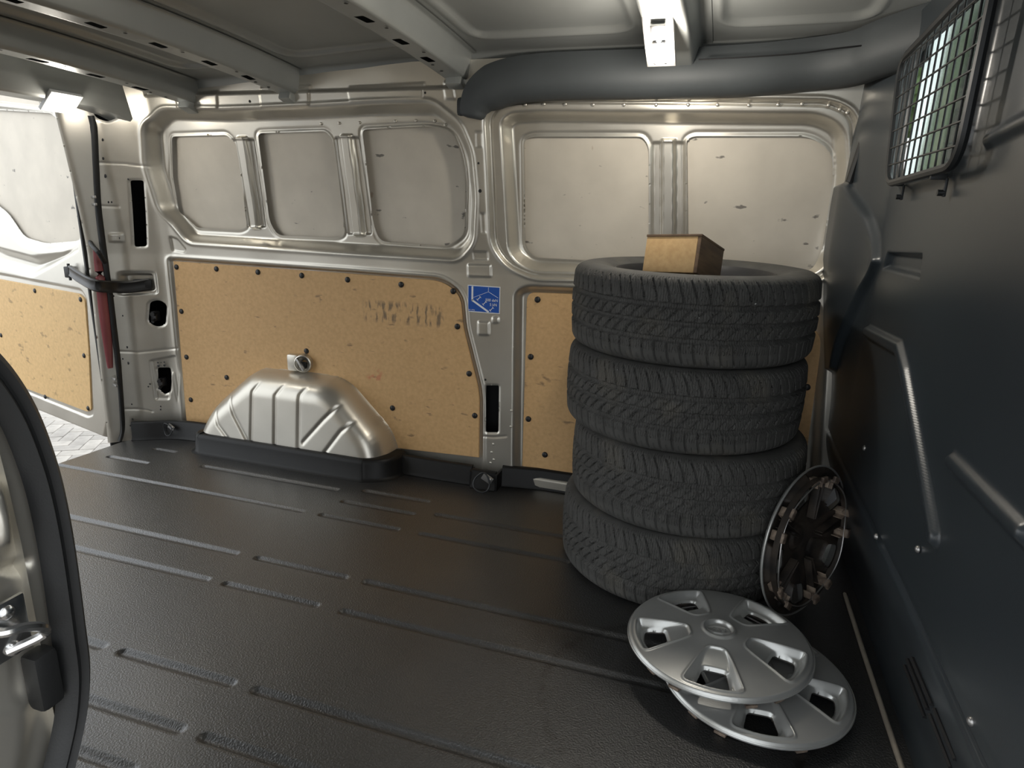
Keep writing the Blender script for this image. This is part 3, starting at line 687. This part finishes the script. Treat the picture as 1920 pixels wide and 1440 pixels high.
# ================================================================== TYRES
TR = .312; TH = .1055
def make_tyre():
    ctrl = np.array([(.198, .070), (.206, .088), (.222, .097), (.245, .1035), (.264, .1055), (.282, .1035), (.295, .0985), (.303, .0915), (.3075, .082), (.3105, .045), (.312, 0)])
    full = np.vstack([ctrl, ctrl[:-1][::-1]*np.array([1, -1])])
    L = np.r_[0, np.cumsum(np.hypot(*np.diff(full, axis=0).T))]
    # finer rows over the tread
    s = np.r_[np.linspace(0, L[6], 14)[:-1], np.linspace(L[6], L[-7], 96)[:-1], np.linspace(L[-7], L[-1], 14)]
    r = np.interp(s, L, full[:, 0]); z = np.interp(s, L, full[:, 1])
    for _ in range(2):
        r[1:-1] = (r[:-2]+2*r[1:-1]+r[2:])/4; z[1:-1] = (z[:-2]+2*z[1:-1]+z[2:])/4
    dr = np.gradient(r); dz = np.gradient(z); nl = np.hypot(dr, dz); nr = -dz/nl; nz_ = dr/nl
    n = 1440; th = np.arange(n)*2*math.pi/n
    T, Zg = np.meshgrid(th, z, indexing='ij'); _, Rg = np.meshgrid(th, r, indexing='ij')
    P = 66; u = (T/(2*math.pi)*P); D = np.zeros(T.shape)
    def tri(x): return np.abs((x % 1)-.5)           # 0 at half period
    tread = (np.abs(Zg) < .0955)&(Rg > .29)
    for gz, gw, dp in ((.0385, .0058, .0095), (.0, .0050, .0095), (-.0385, .0058, .0095)):
        D = np.maximum(D, dp*ss((gw+.0012-np.abs(Zg-gz-.0006*np.sin(u*math.pi*2)))/.0022))
    # shoulder lugs: curved lateral grooves
    for sg in (1, -1):
        q = (sg*Zg-.0375)/.05
        m_ = (sg*Zg > .040)
        uu = u+.35*q**2*sg+.15*q
        g_ = ss((.085-tri(uu))/.04)*(m_)*tread
        D = np.maximum(D, .0075*g_)
        # small notches on the shoulder edge
        g2 = ss((.05-tri(uu+.5))/.035)*(sg*Zg > .078)*tread; D = np.maximum(D, .0025*g2)
        sip = ss((.050-tri(uu*4))/.05)*m_*(sg*Zg < .074)*tread
    # centre ribs: slanted notches and zigzag cuts
    for lo, hi, sg in ((.0045, .0335, 1), (-.0335, -.0045, -1)):
        q = (Zg-lo)/(hi-lo); inr = (q > -.05) & (q < 1.05)
        uu = u-.95*q*1.0+.25*sg
        g_ = ss((.085-tri(uu))/.04)*inr*ss((q-.02)/.1)*np.where(q > .55, 1.0, .62); D = np.maximum(D, .0075*g_)
        zz = u+.55*np.abs(q-.5)+.5+.3*sg
        g3 = ss((.05-tri(zz))/.035)*inr*(q < .72); D = np.maximum(D, .0040*g3)
    # bead line and ribs on the sidewall
    D += -.0012*np.exp(-((Rg-.235)/.002)**2)-.0015*np.exp(-((Rg-.288)/.002)**2)*(np.abs(Zg) > .085)
    NR = np.broadcast_to(nr, T.shape); NZ = np.broadcast_to(nz_, T.shape)
    # outward normal: make sure it points away from the axis
    sgn = np.where(NR[:, len(s)//2:len(s)//2+1] > 0, 1, -1)
    RR = Rg-sgn*NR*D; ZZ = Zg-sgn*NZ*D
    co = np.stack([RR*np.cos(T), RR*np.sin(T), ZZ], -1).reshape(-1, 3)
    k = len(s); I = np.arange(n*k).reshape(n, k); J = np.roll(I, -1, 0)
    q4 = np.stack([I[:, :-1], I[:, 1:], J[:, 1:], J[:, :-1]], -1).reshape(-1, 4)
    me = bpy.data.meshes.new('tyre_tread'); me.vertices.add(len(co)); me.vertices.foreach_set('co', co.astype(np.float32).ravel())
    me.loops.add(q4.size); me.loops.foreach_set('vertex_index', q4.astype(np.int32).ravel())
    me.polygons.add(len(q4)); me.polygons.foreach_set('loop_start', np.arange(0, q4.size, 4, dtype=np.int32))
    me.update(calc_edges=True); me.polygons.foreach_set('use_smooth', np.ones(len(q4), bool))
    uvl = me.uv_layers.new(name='UVMap'); uu = (T/(2*math.pi)*(2*math.pi*TR)).ravel(); vv = np.broadcast_to(s, T.shape).ravel()
    uvl.data.foreach_set('uv', np.stack([uu[q4.ravel()], vv[q4.ravel()]], -1).astype(np.float32).ravel())
    bm = bmesh.new(); bm.from_mesh(me); v = bm.calc_volume(signed=True); bm.free()
    if np.dot(co[J[0, k//2]]-co[I[0, k//2]], [0, 1, 0]) * (1 if z[0] > z[-1] else -1) < 0: me.flip_normals()
    me.materials.append(MAT['tyre']); return me
# sipes on the blocks: fine waves across the tread in the rubber's bump
def tyre_sipes():
    nt = MAT['tyre'].node_tree; N = nt.nodes; L = nt.links; b = N['Principled BSDF']
    uv = N.new('ShaderNodeUVMap'); mp = N.new('ShaderNodeMapping'); L.new(uv.outputs[0], mp.inputs[0])
    wv = N.new('ShaderNodeTexWave'); wv.inputs['Scale'].default_value = 52; wv.inputs['Distortion'].default_value = 5.0; wv.inputs['Detail'].default_value = 1; wv.inputs['Detail Scale'].default_value = 4.0
    mp.inputs['Scale'].default_value = (1, .35, 1); L.new(mp.outputs[0], wv.inputs['Vector'])
    cr = N.new('ShaderNodeValToRGB'); cr.color_ramp.elements[0].position = .05; cr.color_ramp.elements[1].position = .30; L.new(wv.outputs['Color'], cr.inputs[0])
    sp = N.new('ShaderNodeSeparateXYZ'); L.new(uv.outputs[0], sp.inputs[0])
    mr = N.new('ShaderNodeMapRange'); mr.inputs['From Min'].default_value = .108; mr.inputs['From Max'].default_value = .112; L.new(sp.outputs[1], mr.inputs[0])
    m2 = N.new('ShaderNodeMapRange'); m2.inputs['From Min'].default_value = .285; m2.inputs['From Max'].default_value = .281; L.new(sp.outputs[1], m2.inputs[0])
    mu = N.new('ShaderNodeMath'); mu.operation = 'MULTIPLY'; L.new(mr.outputs[0], mu.inputs[0]); L.new(m2.outputs[0], mu.inputs[1])
    old = b.inputs['Normal'].links[0].from_node
    bp = N.new('ShaderNodeBump'); bp.inputs['Distance'].default_value = .0035; L.new(mu.outputs[0], bp.inputs['Strength'])
    L.new(cr.outputs[0], bp.inputs['Height']); L.new(old.outputs[0], bp.inputs['Normal']); L.new(bp.outputs[0], b.inputs['Normal'])
tyre_sipes()
tyre_me = make_tyre(); TS = 1.1282
rimo = lathe('rim', [(.200, .080), (.206, .090), (.200, .092), (.192, .080), (.188, .05), (.178, .02), (.165, .0), (.14, .03), (.09, .045), (.05, .03), (.035, .03), (.034, -.06), (.15, -.055), (.178, -.04), (.188, -.06), (.195, -.085), (.204, -.09), (.200, -.078)], 64, 'rim_steel')
rim_me = rimo.data; bpy.data.objects.remove(rimo)
STACK = [(-.066, 2.003, .0, 'bottom tyre of the stack, standing on the black floor', 0.0, 0.0),
         (-.045, 2.000, 1.0, 'second tyre from the floor in the stack of four', .003, .004),
         (-.076, 2.003, 2.2, 'third tyre up in the stack, just under the top tyre', .003, -.004),
         (-.073, 2.000, 3.9, 'worn top tyre of the stack carrying the wooden box', -.004, .004)]
TH *= TS
for i, (tx, ty, rz, lab, ta, tb) in enumerate(STACK):
    e = empty('tyre', (tx, ty, TH+i*2*TH*.999)); e.rotation_euler = (ta, tb, rz); tag(e, lab, 'tyre', 'stack of four van tyres')
    for nm, me in (('tread', tyre_me), ('rim', rim_me)):
        o = bpy.data.objects.new(nm, me); COL.objects.link(o); o.parent = e; o.scale = (TS, TS, TS)

# ---- wooden box on the stack
bx = empty('wooden_box', (0, 0, 0)); tag(bx, 'small wooden box resting tilted on the top tyre', 'box')
A_ = on_y(1214, 441, 1.852); B_ = on_y(1316, 440, 1.80); C_ = on_y(1365, 468, 1.955)
ux = Vector(B_-A_); uw = ux.length; ux.normalize(); uy = Vector(C_-B_); ul = uy.length; uy.normalize(); uy = (uy-ux*uy.dot(ux)).normalized(); uz = ux.cross(uy)
bx.matrix_world = Matrix(((ux[0], uy[0], uz[0], A_[0]), (ux[1], uy[1], uz[1], A_[1]), (ux[2], uy[2], uz[2], A_[2]), (0, 0, 0, 1)))
bh = .100; t_ = .009
box_obj('front_board', (uw/2-t_/2, t_/2, -bh/2-.002), (uw-t_, t_, bh-.004), 'wood_box', bx, .0012)
box_obj('back_board', (uw/2, ul-t_/2, -bh/2-.002), (uw-2*t_, t_, bh-.004), 'wood_box', bx, .0012)
box_obj('side_board', (uw-t_/2+.0005, ul/2, -bh/2-.002), (t_, ul, bh-.004), 'wood_side', bx, .0012)
box_obj('side_board', (t_/2-.0005, ul/2+t_/2, -bh/2-.002), (t_, ul-t_, bh-.004), 'wood_side', bx, .0012)
box_obj('top_board', (uw/2, ul/2, -.001), (uw+.003, ul+.003, .006), 'wood_side', bx, .001)

# ================================================================== WHEEL COVERS
CR = .213; CS = 1.02
def cover_profile(r): return .019*(1-(r/CR)**2)+.005*np.exp(-(r/.06)**4)-.008*ss((r-(CR-.006))/.006)
def pocket(a):
    def rot(p): return np.array([p[0]*math.cos(a)-p[1]*math.sin(a), p[0]*math.sin(a)+p[1]*math.cos(a)])
    out = rnd_poly([rot(p) for p in ((.068, -.020), (.068, .020), (.10, .035), (.186, .066), (.199, .0), (.186, -.066), (.10, -.035))], [.012, .012, .02, .016, .06, .016, .02])
    hole = rnd_poly([rot(p) for p in ((.122, -.026), (.122, .026), (.168, .037), (.176, 0), (.168, -.037))], [.009, .009, .013, .03, .013])
    return out, hole, np.array([math.cos(a), math.sin(a)])
POCK = [pocket(math.radians(-93+72*i)) for i in range(5)]
def cover_relief(X, Y):
    r = np.hypot(X, Y); D = cover_profile(r)
    for out, hole, n_ in POCK:
        s = sd_poly(out, X, Y, .05); along = X*n_[0]+Y*n_[1]
        D += .0028*np.exp(-(s/.0028)**2)
        D -= (.003+.014*ss((along-.065)/.075))*ss(-(s+.001)/(.004+.012*ss((along-.08)/.07)))
        h_ = sd_poly(hole, X, Y, .02); D -= .007*ss((.005-h_)/.005)
    D += .004*ss((.042-r)/.006)-.010*ss((.034-r)/.008)
    return D
circle = np.array([(CR*math.cos(2*math.pi*i/120), CR*math.sin(2*math.pi*i/120)) for i in range(120)])
face = hf('face', -CR-.005, CR+.005, -CR-.005, CR+.005, .002, cover_relief, lambda U, V, D: (U, V, D), 'cover_silver', cuts=[p[1] for p in POCK], keep=circle); face_me = face.data
def back_relief(X, Y): return cover_relief(X, Y)-.0035
back = hf('back_shell', -CR-.005, CR+.005, -CR-.005, CR+.005, .004, back_relief, lambda U, V, D: (U, V, D), 'cover_back', cuts=[p[1] for p in POCK], keep=circle*.985, flip=True); back_me = back.data
bpy.data.objects.remove(face); bpy.data.objects.remove(back)
edge_o = lathe('edge', [(CR*.985, .0115), (CR, .0140), (CR+.0012, .0125), (CR+.0012, .0095), (CR-.001, .0085), (CR*.985, .0095)], 120, 'cover_silver', closed=True); pass
for v in edge_o.data.vertices: v.co.z -= .0190
edge_me = edge_o.data; bpy.data.objects.remove(edge_o)
wire_o = sweep('retaining_wire', [(.176*math.cos(a), .176*math.sin(a), -.030+.003*math.sin(5*a)) for a in np.linspace(0, 2*math.pi, 60, endpoint=False)], circ(.0022, 6), 'galv', closed=True); wire_me = wire_o.data; bpy.data.objects.remove(wire_o)
bm = bmesh.new()
add_box(bm, (.178, 0, -.019), (.008, .026, .040), None, .002); add_box(bm, (.184, 0, -.036), (.016, .026, .008), None, .002)
for sy in (-1, 1): add_box(bm, (.168, sy*.012, -.014), (.022, .003, .026), None, .001)
co_ = bm_obj('clip', bm, 'cover_clip'); clip_me = co_.data; bpy.data.objects.remove(co_)
ring_o = lathe('inner_ring', [(.181, -.014), (.184, -.014), (.184, -.030), (.181, -.030)], 90, 'cover_back', closed=True); ring_me = ring_o.data; bpy.data.objects.remove(ring_o)
bm = bmesh.new(); add_box(bm, (.115, 0, -.008), (.10, .003, .022), None, .0005); co_ = bm_obj('rib', bm, 'cover_back'); rib_me = co_.data; bpy.data.objects.remove(co_)
lg = lathe('badge', [(0, .0012), (.0235, .0012), (.025, .002), (.027, .002), (.028, 0), (.028, -.002)], 40, 'cover_silver'); badge_me = lg.data; bpy.data.objects.remove(lg)
script = text_obj('lettering', 'Ford', .016, 'cover_silver', Matrix.Identity(4), None, shear=.3); script_me = script.data; bpy.data.objects.remove(script)
def cover(mtx, label):
    e = empty('wheel_cover'); e.matrix_world = mtx; tag(e, label, 'wheel cover', 'silver five-pocket wheel covers')
    def kid(nm, me, M_=None, parent=e):
        o = bpy.data.objects.new(nm, me); COL.objects.link(o); o.parent = parent
        if M_ is not None: o.matrix_local = M_
        return o
    kid('face', face_me); kid('back_shell', back_me); kid('edge', edge_me); kid('retaining_wire', wire_me); kid('inner_ring', ring_me)
    for i in range(10):
        R_ = Matrix.Rotation(math.radians(15+72*(i//2)+(10.5 if i % 2 else -10.5)), 4, 'Z'); kid('clip', clip_me, R_)
    for i in range(10): kid('rib', rib_me, Matrix.Rotation(math.radians(15+72*(i//2)+(4 if i % 2 else -4)), 4, 'Z'))
    zc = float(cover_relief(np.array([[0.0]]), np.array([[0.0]]))[0, 0])
    b = kid('badge', badge_me, Matrix.Translation((0, 0, zc+.001)) @ Matrix.Diagonal((1, .48, 1, 1)))
    kid('lettering', script_me, Matrix.Diagonal((1, 1/.48, 1, 1)) @ Matrix.Translation((-.0165, -.005, .0018)), b)
    return e
cover(Matrix.Translation((.182, 1.432, .042)) @ Matrix.Scale(CS, 4) @ Matrix.Rotation(math.radians(0), 4, 'X') @ Matrix.Rotation(math.radians(6), 4, 'Z'), 'wheel cover lying on the floor under another one')
cover(Matrix.Translation((.092, 1.463, .099)) @ Matrix.Scale(CS, 4) @ Matrix.Rotation(math.radians(-1.0), 4, 'X') @ Matrix.Rotation(math.radians(-2.0), 4, 'Y'), 'wheel cover on top of another on the floor, all five pockets showing')
# upright one: its face against the bulkhead, dirty back towards the camera
az = math.radians(-55)
nb = Vector((-math.sin(az), -math.cos(az), .06)).normalized()      # back faces this way
zf = -nb; xa = Vector((0, 0, 1)).cross(zf).normalized(); ya = zf.cross(xa)
mt = Matrix(((xa[0], ya[0], zf[0], .305), (xa[1], ya[1], zf[1], 1.822), (xa[2], ya[2], zf[2], .2195), (0, 0, 0, 1))) @ Matrix.Scale(CS, 4) @ Matrix.Rotation(.3, 4, 'Z')
cover(mt, 'wheel cover stood on edge against the bulkhead, dirty brown back showing')

# ================================================================== REAR DOOR, opened outwards
HP = np.array([-2.60, 2.185]); DE = np.array([-.970, .242]); DN = np.array([-.242, -.970])   # along the door, towards the bay
def door_st(px, py, off=0.0):
    d = ray(px, py); o = HP+DN*off
    t = ((o-CAMP[:2])@DN)/(d[:2]@DN); p = CAMP+d*t; return ((p[:2]-o)@DE, p[2])
def DP(pts, r, off=0.0): return rnd_poly([door_st(*p, off) for p in pts], r)
def dmap(U, V, D): return HP[0]+DE[0]*U-DN[0]*D, HP[1]+DE[1]*U-DN[1]*D, V
d_out = DP([(-190, 170), (112, 196), (127, 220), (153, 283), (167, 333), (178, 400), (190, 480), (202, 600), (212, 700), (208, 780), (198, 829), (70, 776), (-190, 672)], [.01, .03, .02, .02, .02, .02, .02, .02, .02, .02, .02, .02, .01])
d_skin = DP([(-170, 195), (70, 209), (90, 240), (109, 300), (134, 415), (124, 452), (60, 457), (20, 445), (-10, 400), (-60, 360), (-170, 330)], [.01, .04, .04, .03, .05, .05, .05, .05, .05, .04, .01], .03)
d_low = DP([(-170, 470), (0, 512), (152, 541), (163, 560), (172, 700), (176, 780), (165, 784), (30, 729), (-10, 690), (-170, 640)], [.01, .02, .03, .02, .02, .02, .02, .03, .03, .01])
d_hol = DP([(-170, 380), (0, 462), (60, 478), (120, 470), (142, 440), (150, 470), (100, 500), (60, 522), (0, 505), (-170, 450)], .03)
def door_relief(U, V):
    D = np.zeros(U.shape)
    s = sd_poly(d_skin, U, V, .2); D += .030*ss(-(s-.045)/.045)
    D += .006*ss(-sd_poly(d_low, U, V)/.008)
    D += .030*ss(-sd_poly(d_hol, U, V)/.05)
    so = sd_poly(d_out, U, V, .3); D += .045*ss((so+.030)/.030)
    return D
door = structure(hf('door_1', -.06, 1.25, -.10, 1.62, .005, door_relief, dmap, 'silver', cuts=[d_skin], keep=d_out, flip=False))
door['label'] = 'open silver rear door with plywood lower panel'
hf('skin_panel', .1, 1.2, .78, 1.60, .03, lambda U, V: np.full(U.shape, .042), dmap, 'skin', parent=door)
hf('outer_skin', -.02, 1.25, -.10, 1.60, .04, lambda U, V: np.full(U.shape, .055), dmap, 'silver', keep=d_out, parent=door)
dp = DP([(-150, 492), (0, 524), (148, 551), (159, 562), (166, 650), (171, 768), (164, 772), (32, 722), (0, 694), (-150, 640)], [.005, .0, .015, .015, .005, .012, .012, .03, .02, .005])
dply = plate('plywood_panel', dp, lambda u, v, d: dmap(u, v, d-.001), .007, 'ply_door', door)
def z4(x, y): return (x*.3473, 400+y*.3473)
for q in ((190, 418), (437, 465), (8, 658), (456, 768), (246, 990), (478, 1052)):
    u, v = door_st(*z4(*q)); x, y, z = dmap(np.array(u), np.array(v), np.array(-.002))
    place_dome('stud', 'stud', .0120, .0055, 'black_plastic', (float(x), float(y), float(z)), (DN[0], DN[1], 0), dply)
def dpt(px, py, off): u, v = door_st(px, py, off); x, y, z = dmap(np.array(u), np.array(v), np.array(-off)); return Vector((float(x), float(y), float(z)))
for px, py in ((160, 375), (200, 712)):          # hinges
    p = dpt(px, py, .012); h = empty('hinge', tuple(p)); h.parent = door
    bm = bmesh.new(); add_box(bm, (0, 0, 0), (.045, .012, .085), Matrix.Rotation(math.radians(-15), 4, 'Z'), .005)
    for dz in (-.03, 0, .03): add_cyl(bm, (0, -.010, dz), .009, .012, (0, -1, 0), 12)
    bm_obj('hinge_plate', bm, 'galv', h)
    bm = bmesh.new()
    for dz in (-.016, .014): add_box(bm, (.045, -.004, dz), (.080, .010, .012), Matrix.Rotation(math.radians(-25), 4, 'Z'), .003)
    bm_obj('hinge_arm', bm, 'galv', h)
# red strip along the door shut, standing in for the tail lamp's reflection
tl = [dpt(x, y, .008) for x, y in ((180, 468), (188, 520), (195, 580), (202, 640), (207, 690))]
sweep('reflection_strip', smooth_path(tl, 5), circ(.024, 10, .010), 'reflection_red', door, scale=[.5+.5*math.sin(math.pi*min(1, max(0, i/20))) for i in range(21)])
# wiring conduit
sweep('conduit', smooth_path([dpt(166, 448, .015), dpt(174, 462, .03), dpt(185, 474, .03), dpt(196, 492, .0)], 8), circ(.009, 10), 'rubber_seal', door, scale=[1+.12*(i % 2) for i in range(25)])
# door check strap
ck = empty('check_strap', tuple(wpoint(270, 532, -.01))); tag(ck, 'black door check strap between the rear pillar and open door', 'check strap')
ckp = [dpt(133, 508, .03), dpt(150, 520, .05), dpt(180, 535, .06), Vector(wpoint(215, 538, -.05)), Vector(wpoint(245, 538, -.02)), Vector(wpoint(282, 532, .012))]
ox = Vector(ck.location)
sweep('arm', [Vector(p)-ox for p in smooth_path(ckp, 6)], [(-.006, -.024), (.006, -.026), (.011, -.020), (.007, -.012), (.007, .012), (.011, .020), (.006, .026), (-.006, .024)], 'black_plastic', ck)
bm = bmesh.new(); add_box(bm, Vector(wpoint(268, 532, .008))-ox, (.075, .022, .040), Matrix.Rotation(math.radians(30), 4, 'Z'), .005); bm_obj('pocket', bm, 'black_plastic', ck)
bm = bmesh.new(); add_box(bm, dpt(130, 510, .015)-ox, (.03, .03, .05), None, .004); add_cyl(bm, dpt(130, 510, .02)-ox, .006, .075, (0, 0, 1), 10); bm_obj('door_end', bm, 'black_plastic', ck)
# weather seal round the rear opening
def pil(px, py): x, z = W(px, py); return np.array([x, float(base(np.array(x), np.array(z)))-.004, z])
sp_ = [pil(172, 217), pil(178, 245), pil(181, 300), pil(184, 360), pil(188, 410), pil(197, 480), pil(207, 550), pil(217, 630), pil(225, 700), pil(230, 770), pil(231, 805), pil(226, 826)]
rs = structure(sweep('trim_2', smooth_path(sp_, 6), circ(.013, 10, .010), 'rubber_seal')); rs['label'] = 'black rubber seal along the rear door opening'

# ================================================================== RIGHT SIDE (behind and beside the camera)
nx = -.60
def NP(px, py): p = on_x(px, py, nx); return (p[1], p[2])
seal_c = [NP(*p) for p in ((-140, 590), (-60, 660), (-10, 715), (32, 785), (68, 880), (90, 970), (107, 1070), (122, 1180), (131, 1255), (127, 1330), (113, 1400), (92, 1480), (66, 1560))]
sc_path = smooth_path([(nx+.006, y, z) for y, z in seal_c], 6)
def seal_y(Z):
    a = np.array([(p[2], p[1]) for p in sc_path]); i = np.argsort(a[:, 0]); return np.interp(Z, a[i, 0], a[i, 1])
def near_relief(Y, Z):
    D = np.zeros(Y.shape)
    e = seal_y(Z)-Y
    D += .010*ss((.055-e)/.03)
    P = rnd_poly([NP(*p) for p in ((-60, 900), (25, 880), (45, 960), (40, 1045), (-60, 1060))], .02); D -= .020*ss(-sd_poly(P, Y, Z)/.03)
    D += .008*np.exp(-(d_line([NP(-80, 1085), NP(30, 1068), NP(62, 1062)], Y, Z)/.006)**2)
    P = rnd_poly([NP(*p) for p in ((-60, 1085), (35, 1075), (62, 1110), (78, 1230), (70, 1330), (-60, 1360))], .02); D += .010*ss(-sd_poly(P, Y, Z)/.02)
    return D
near = structure(hf('wall_right', .10, .50, .0, 1.52, .004, near_relief, lambda U, V, D: (nx+D*-1, U, V), 'silver', keep=np.array([(.10, .0)]+[(float(seal_y(z))+.012, z) for z in np.linspace(0, 1.52, 30)]+[(.10, 1.52)])))
near['label'] = 'silver side door pillar next to the camera'
hf('side_lining', -2.56, nx, 0, 1.56, .06, None, lambda U, V, D: (U, .385-.05*np.clip(V-.8, 0, 1), V), 'silver', parent=near)
hf('outer_skin', -2.6, nx, -.2, 1.6, .06, None, lambda U, V, D: (U, .20+0*U, V), 'silver', parent=near)
box_obj('side_rail', (-.08, .34, 1.58), (1.15, .16, .08), 'silver', near, .02)
box_obj('front_pillar', (.56, .24, .8), (.26, .26, 1.64), 'silver', near, .03)
pr0 = [(-.024, -.010), (-.020, .010), (-.010, .019), (-.002, .012), (.002, .012), (.010, .020), (.021, .012), (.026, -.006), (.018, -.014), (-.014, -.014)]
sl = sweep('weather_seal', sc_path, [(a*.62, b*.7) for a, b in pr0], 'rubber_seal', near, up=(1, 0, 0))
p = NP(14, 1172); sk = empty('striker', (nx+.004, p[0], p[1])); sk.parent = near
bm = bmesh.new(); add_box(bm, (.002, -.006, 0), (.006, .040, .058), None, .0028); bm_obj('striker_plate', bm, 'chrome', sk)
sweep('striker_loop', smooth_path([(.004, -.022, .012), (.022, -.020, .012), (.026, -.004, .008), (.026, .010, -.002), (.020, .014, -.014), (.004, -.010, -.020)], 6), circ(.0045, 8), 'chrome', sk)
for dz in (.018, -.02): place_dome('bolt', 'striker_bolt', .007, .004, 'chrome', (.006, -.004, dz), (1, 0, 0), sk)
p = NP(72, 1268); box_obj('bump_stop', (nx+.006, p[0], p[1]), (.022, .024, .062), 'rubber_seal', near, .006)

# ================================================================== OUTSIDE
gz = -.60
gd = structure(hf('ground', -14, 8, -12, 14, 1.0, None, lambda U, V, D: (U, V, gz-.012+0*U), 'joint_sand')); gd['label'] = 'pale paved yard outside the van'
bm = bmesh.new(); add_box(bm, (0, 0, 0), (.196, .096, .06), None, .006); bo = bm_obj('brick', bm, 'brick_a'); b_a = bo.data; bpy.data.objects.remove(bo)
b_b = b_a.copy(); b_b.materials.clear(); b_b.materials.append(MAT['brick_b'])
vis = [on_z(*p, gz)[:2] for p in ((40, 735), (215, 690), (235, 835), (100, 890))]
cx0 = (np.mean([v[0] for v in vis]), np.mean([v[1] for v in vis]))
cand = []
for k in range(-60, 61):
    for m_ in range(-30, 31):      # herringbone
        cand.append(((k+4*m_+1)*.1, (-k+.5)*.1, 0)); cand.append(((k+4*m_+2.5)*.1, (-k+1)*.1, 1))
ca, sa = math.cos(.55), math.sin(.55); PV = []
for x, y, k in cand:
    X_, Y_ = cx0[0]+x*ca-y*sa, cx0[1]+x*sa+y*ca
    PV.append((X_, Y_, k))
def inview(X_, Y_):
    c = M3 @ (np.array([X_, Y_, gz])-CAMP)
    if c[2] > -.1: return None
    return 960+FPX*c[0]/-c[2], 720-FPX*c[1]/-c[2]
sel = []
for X_, Y_, k in PV:
    q = inview(X_, Y_)
    if q and 30 < q[0] < 255 and 660 < q[1] < 900: sel.append((X_, Y_, k))
sel.sort(key=lambda b: b[0]**2+b[1]**2); sel = sel[:300]
for X_, Y_, k in sel:
    o = bpy.data.objects.new('brick', b_a if random.random() < .6 else b_b); COL.objects.link(o); o.parent = gd
    o.location = (X_, Y_, gz-.03+random.uniform(-.002, .002)); o.rotation_euler = (0, 0, .55+(math.pi/2 if k else 0))
print('bricks', len(sel))
# a white house and a tree far beyond the open door
hs = empty('far_house', (-19, 15.5, gz)); tag(hs, 'pale house with dark roof seen through the door gap', 'building')
box_obj('walls', (0, 0, 1.3), (8, 5, 2.6), 'house_white', hs, .02)
bm = bmesh.new(); vs = [bm.verts.new(p) for p in ((-4.3, -2.8, 2.6), (4.3, -2.8, 2.6), (4.3, 2.8, 2.6), (-4.3, 2.8, 2.6), (-4.3, 0, 4.4), (4.3, 0, 4.4))]
for f in ((0, 1, 5, 4), (2, 3, 4, 5), (1, 2, 5), (3, 0, 4), (3, 2, 1, 0)): bm.faces.new([vs[i] for i in f])
bm_obj('roof', bm, 'house_roof', hs, smooth=False)

# pale low building and a tree beyond the cab window
hw_ = empty('low_building', (4.2, 9.0, gz)); tag(hw_, 'pale building glimpsed through the bulkhead window', 'building')
box_obj('walls', (0, 0, 1.25), (5, .3, 2.5), 'house_white', hw_, .02); box_obj('coping', (0, 0, 2.54), (5.1, .4, .08), 'house_white', hw_, .01)
tr = empty('garden_tree', (2.8, 11.5, gz)); tag(tr, 'green tree standing behind the pale building', 'tree')
bm = bmesh.new(); add_cyl(bm, (0, 0, 1.2), .16, 2.4, r2=.10); bm_obj('trunk', bm, 'joint_sand', tr)
for k in range(9):
    bm = bmesh.new(); bmesh.ops.create_icosphere(bm, subdivisions=4, radius=1.0)
    for v in bm.verts: v.co *= 1+.22*math.sin(v.co.x*9+k)*math.sin(v.co.y*8+2*k)*math.sin(v.co.z*10)+random.uniform(-.13, .13)
    a = k*2.4; bmesh.ops.transform(bm, matrix=Matrix.Translation((1.1*math.cos(a)*(k > 0), 1.1*math.sin(a)*(k > 0), 3.0+.35*(k % 4))), verts=bm.verts); bm_obj('foliage', bm, 'leaf', tr, smooth=False)
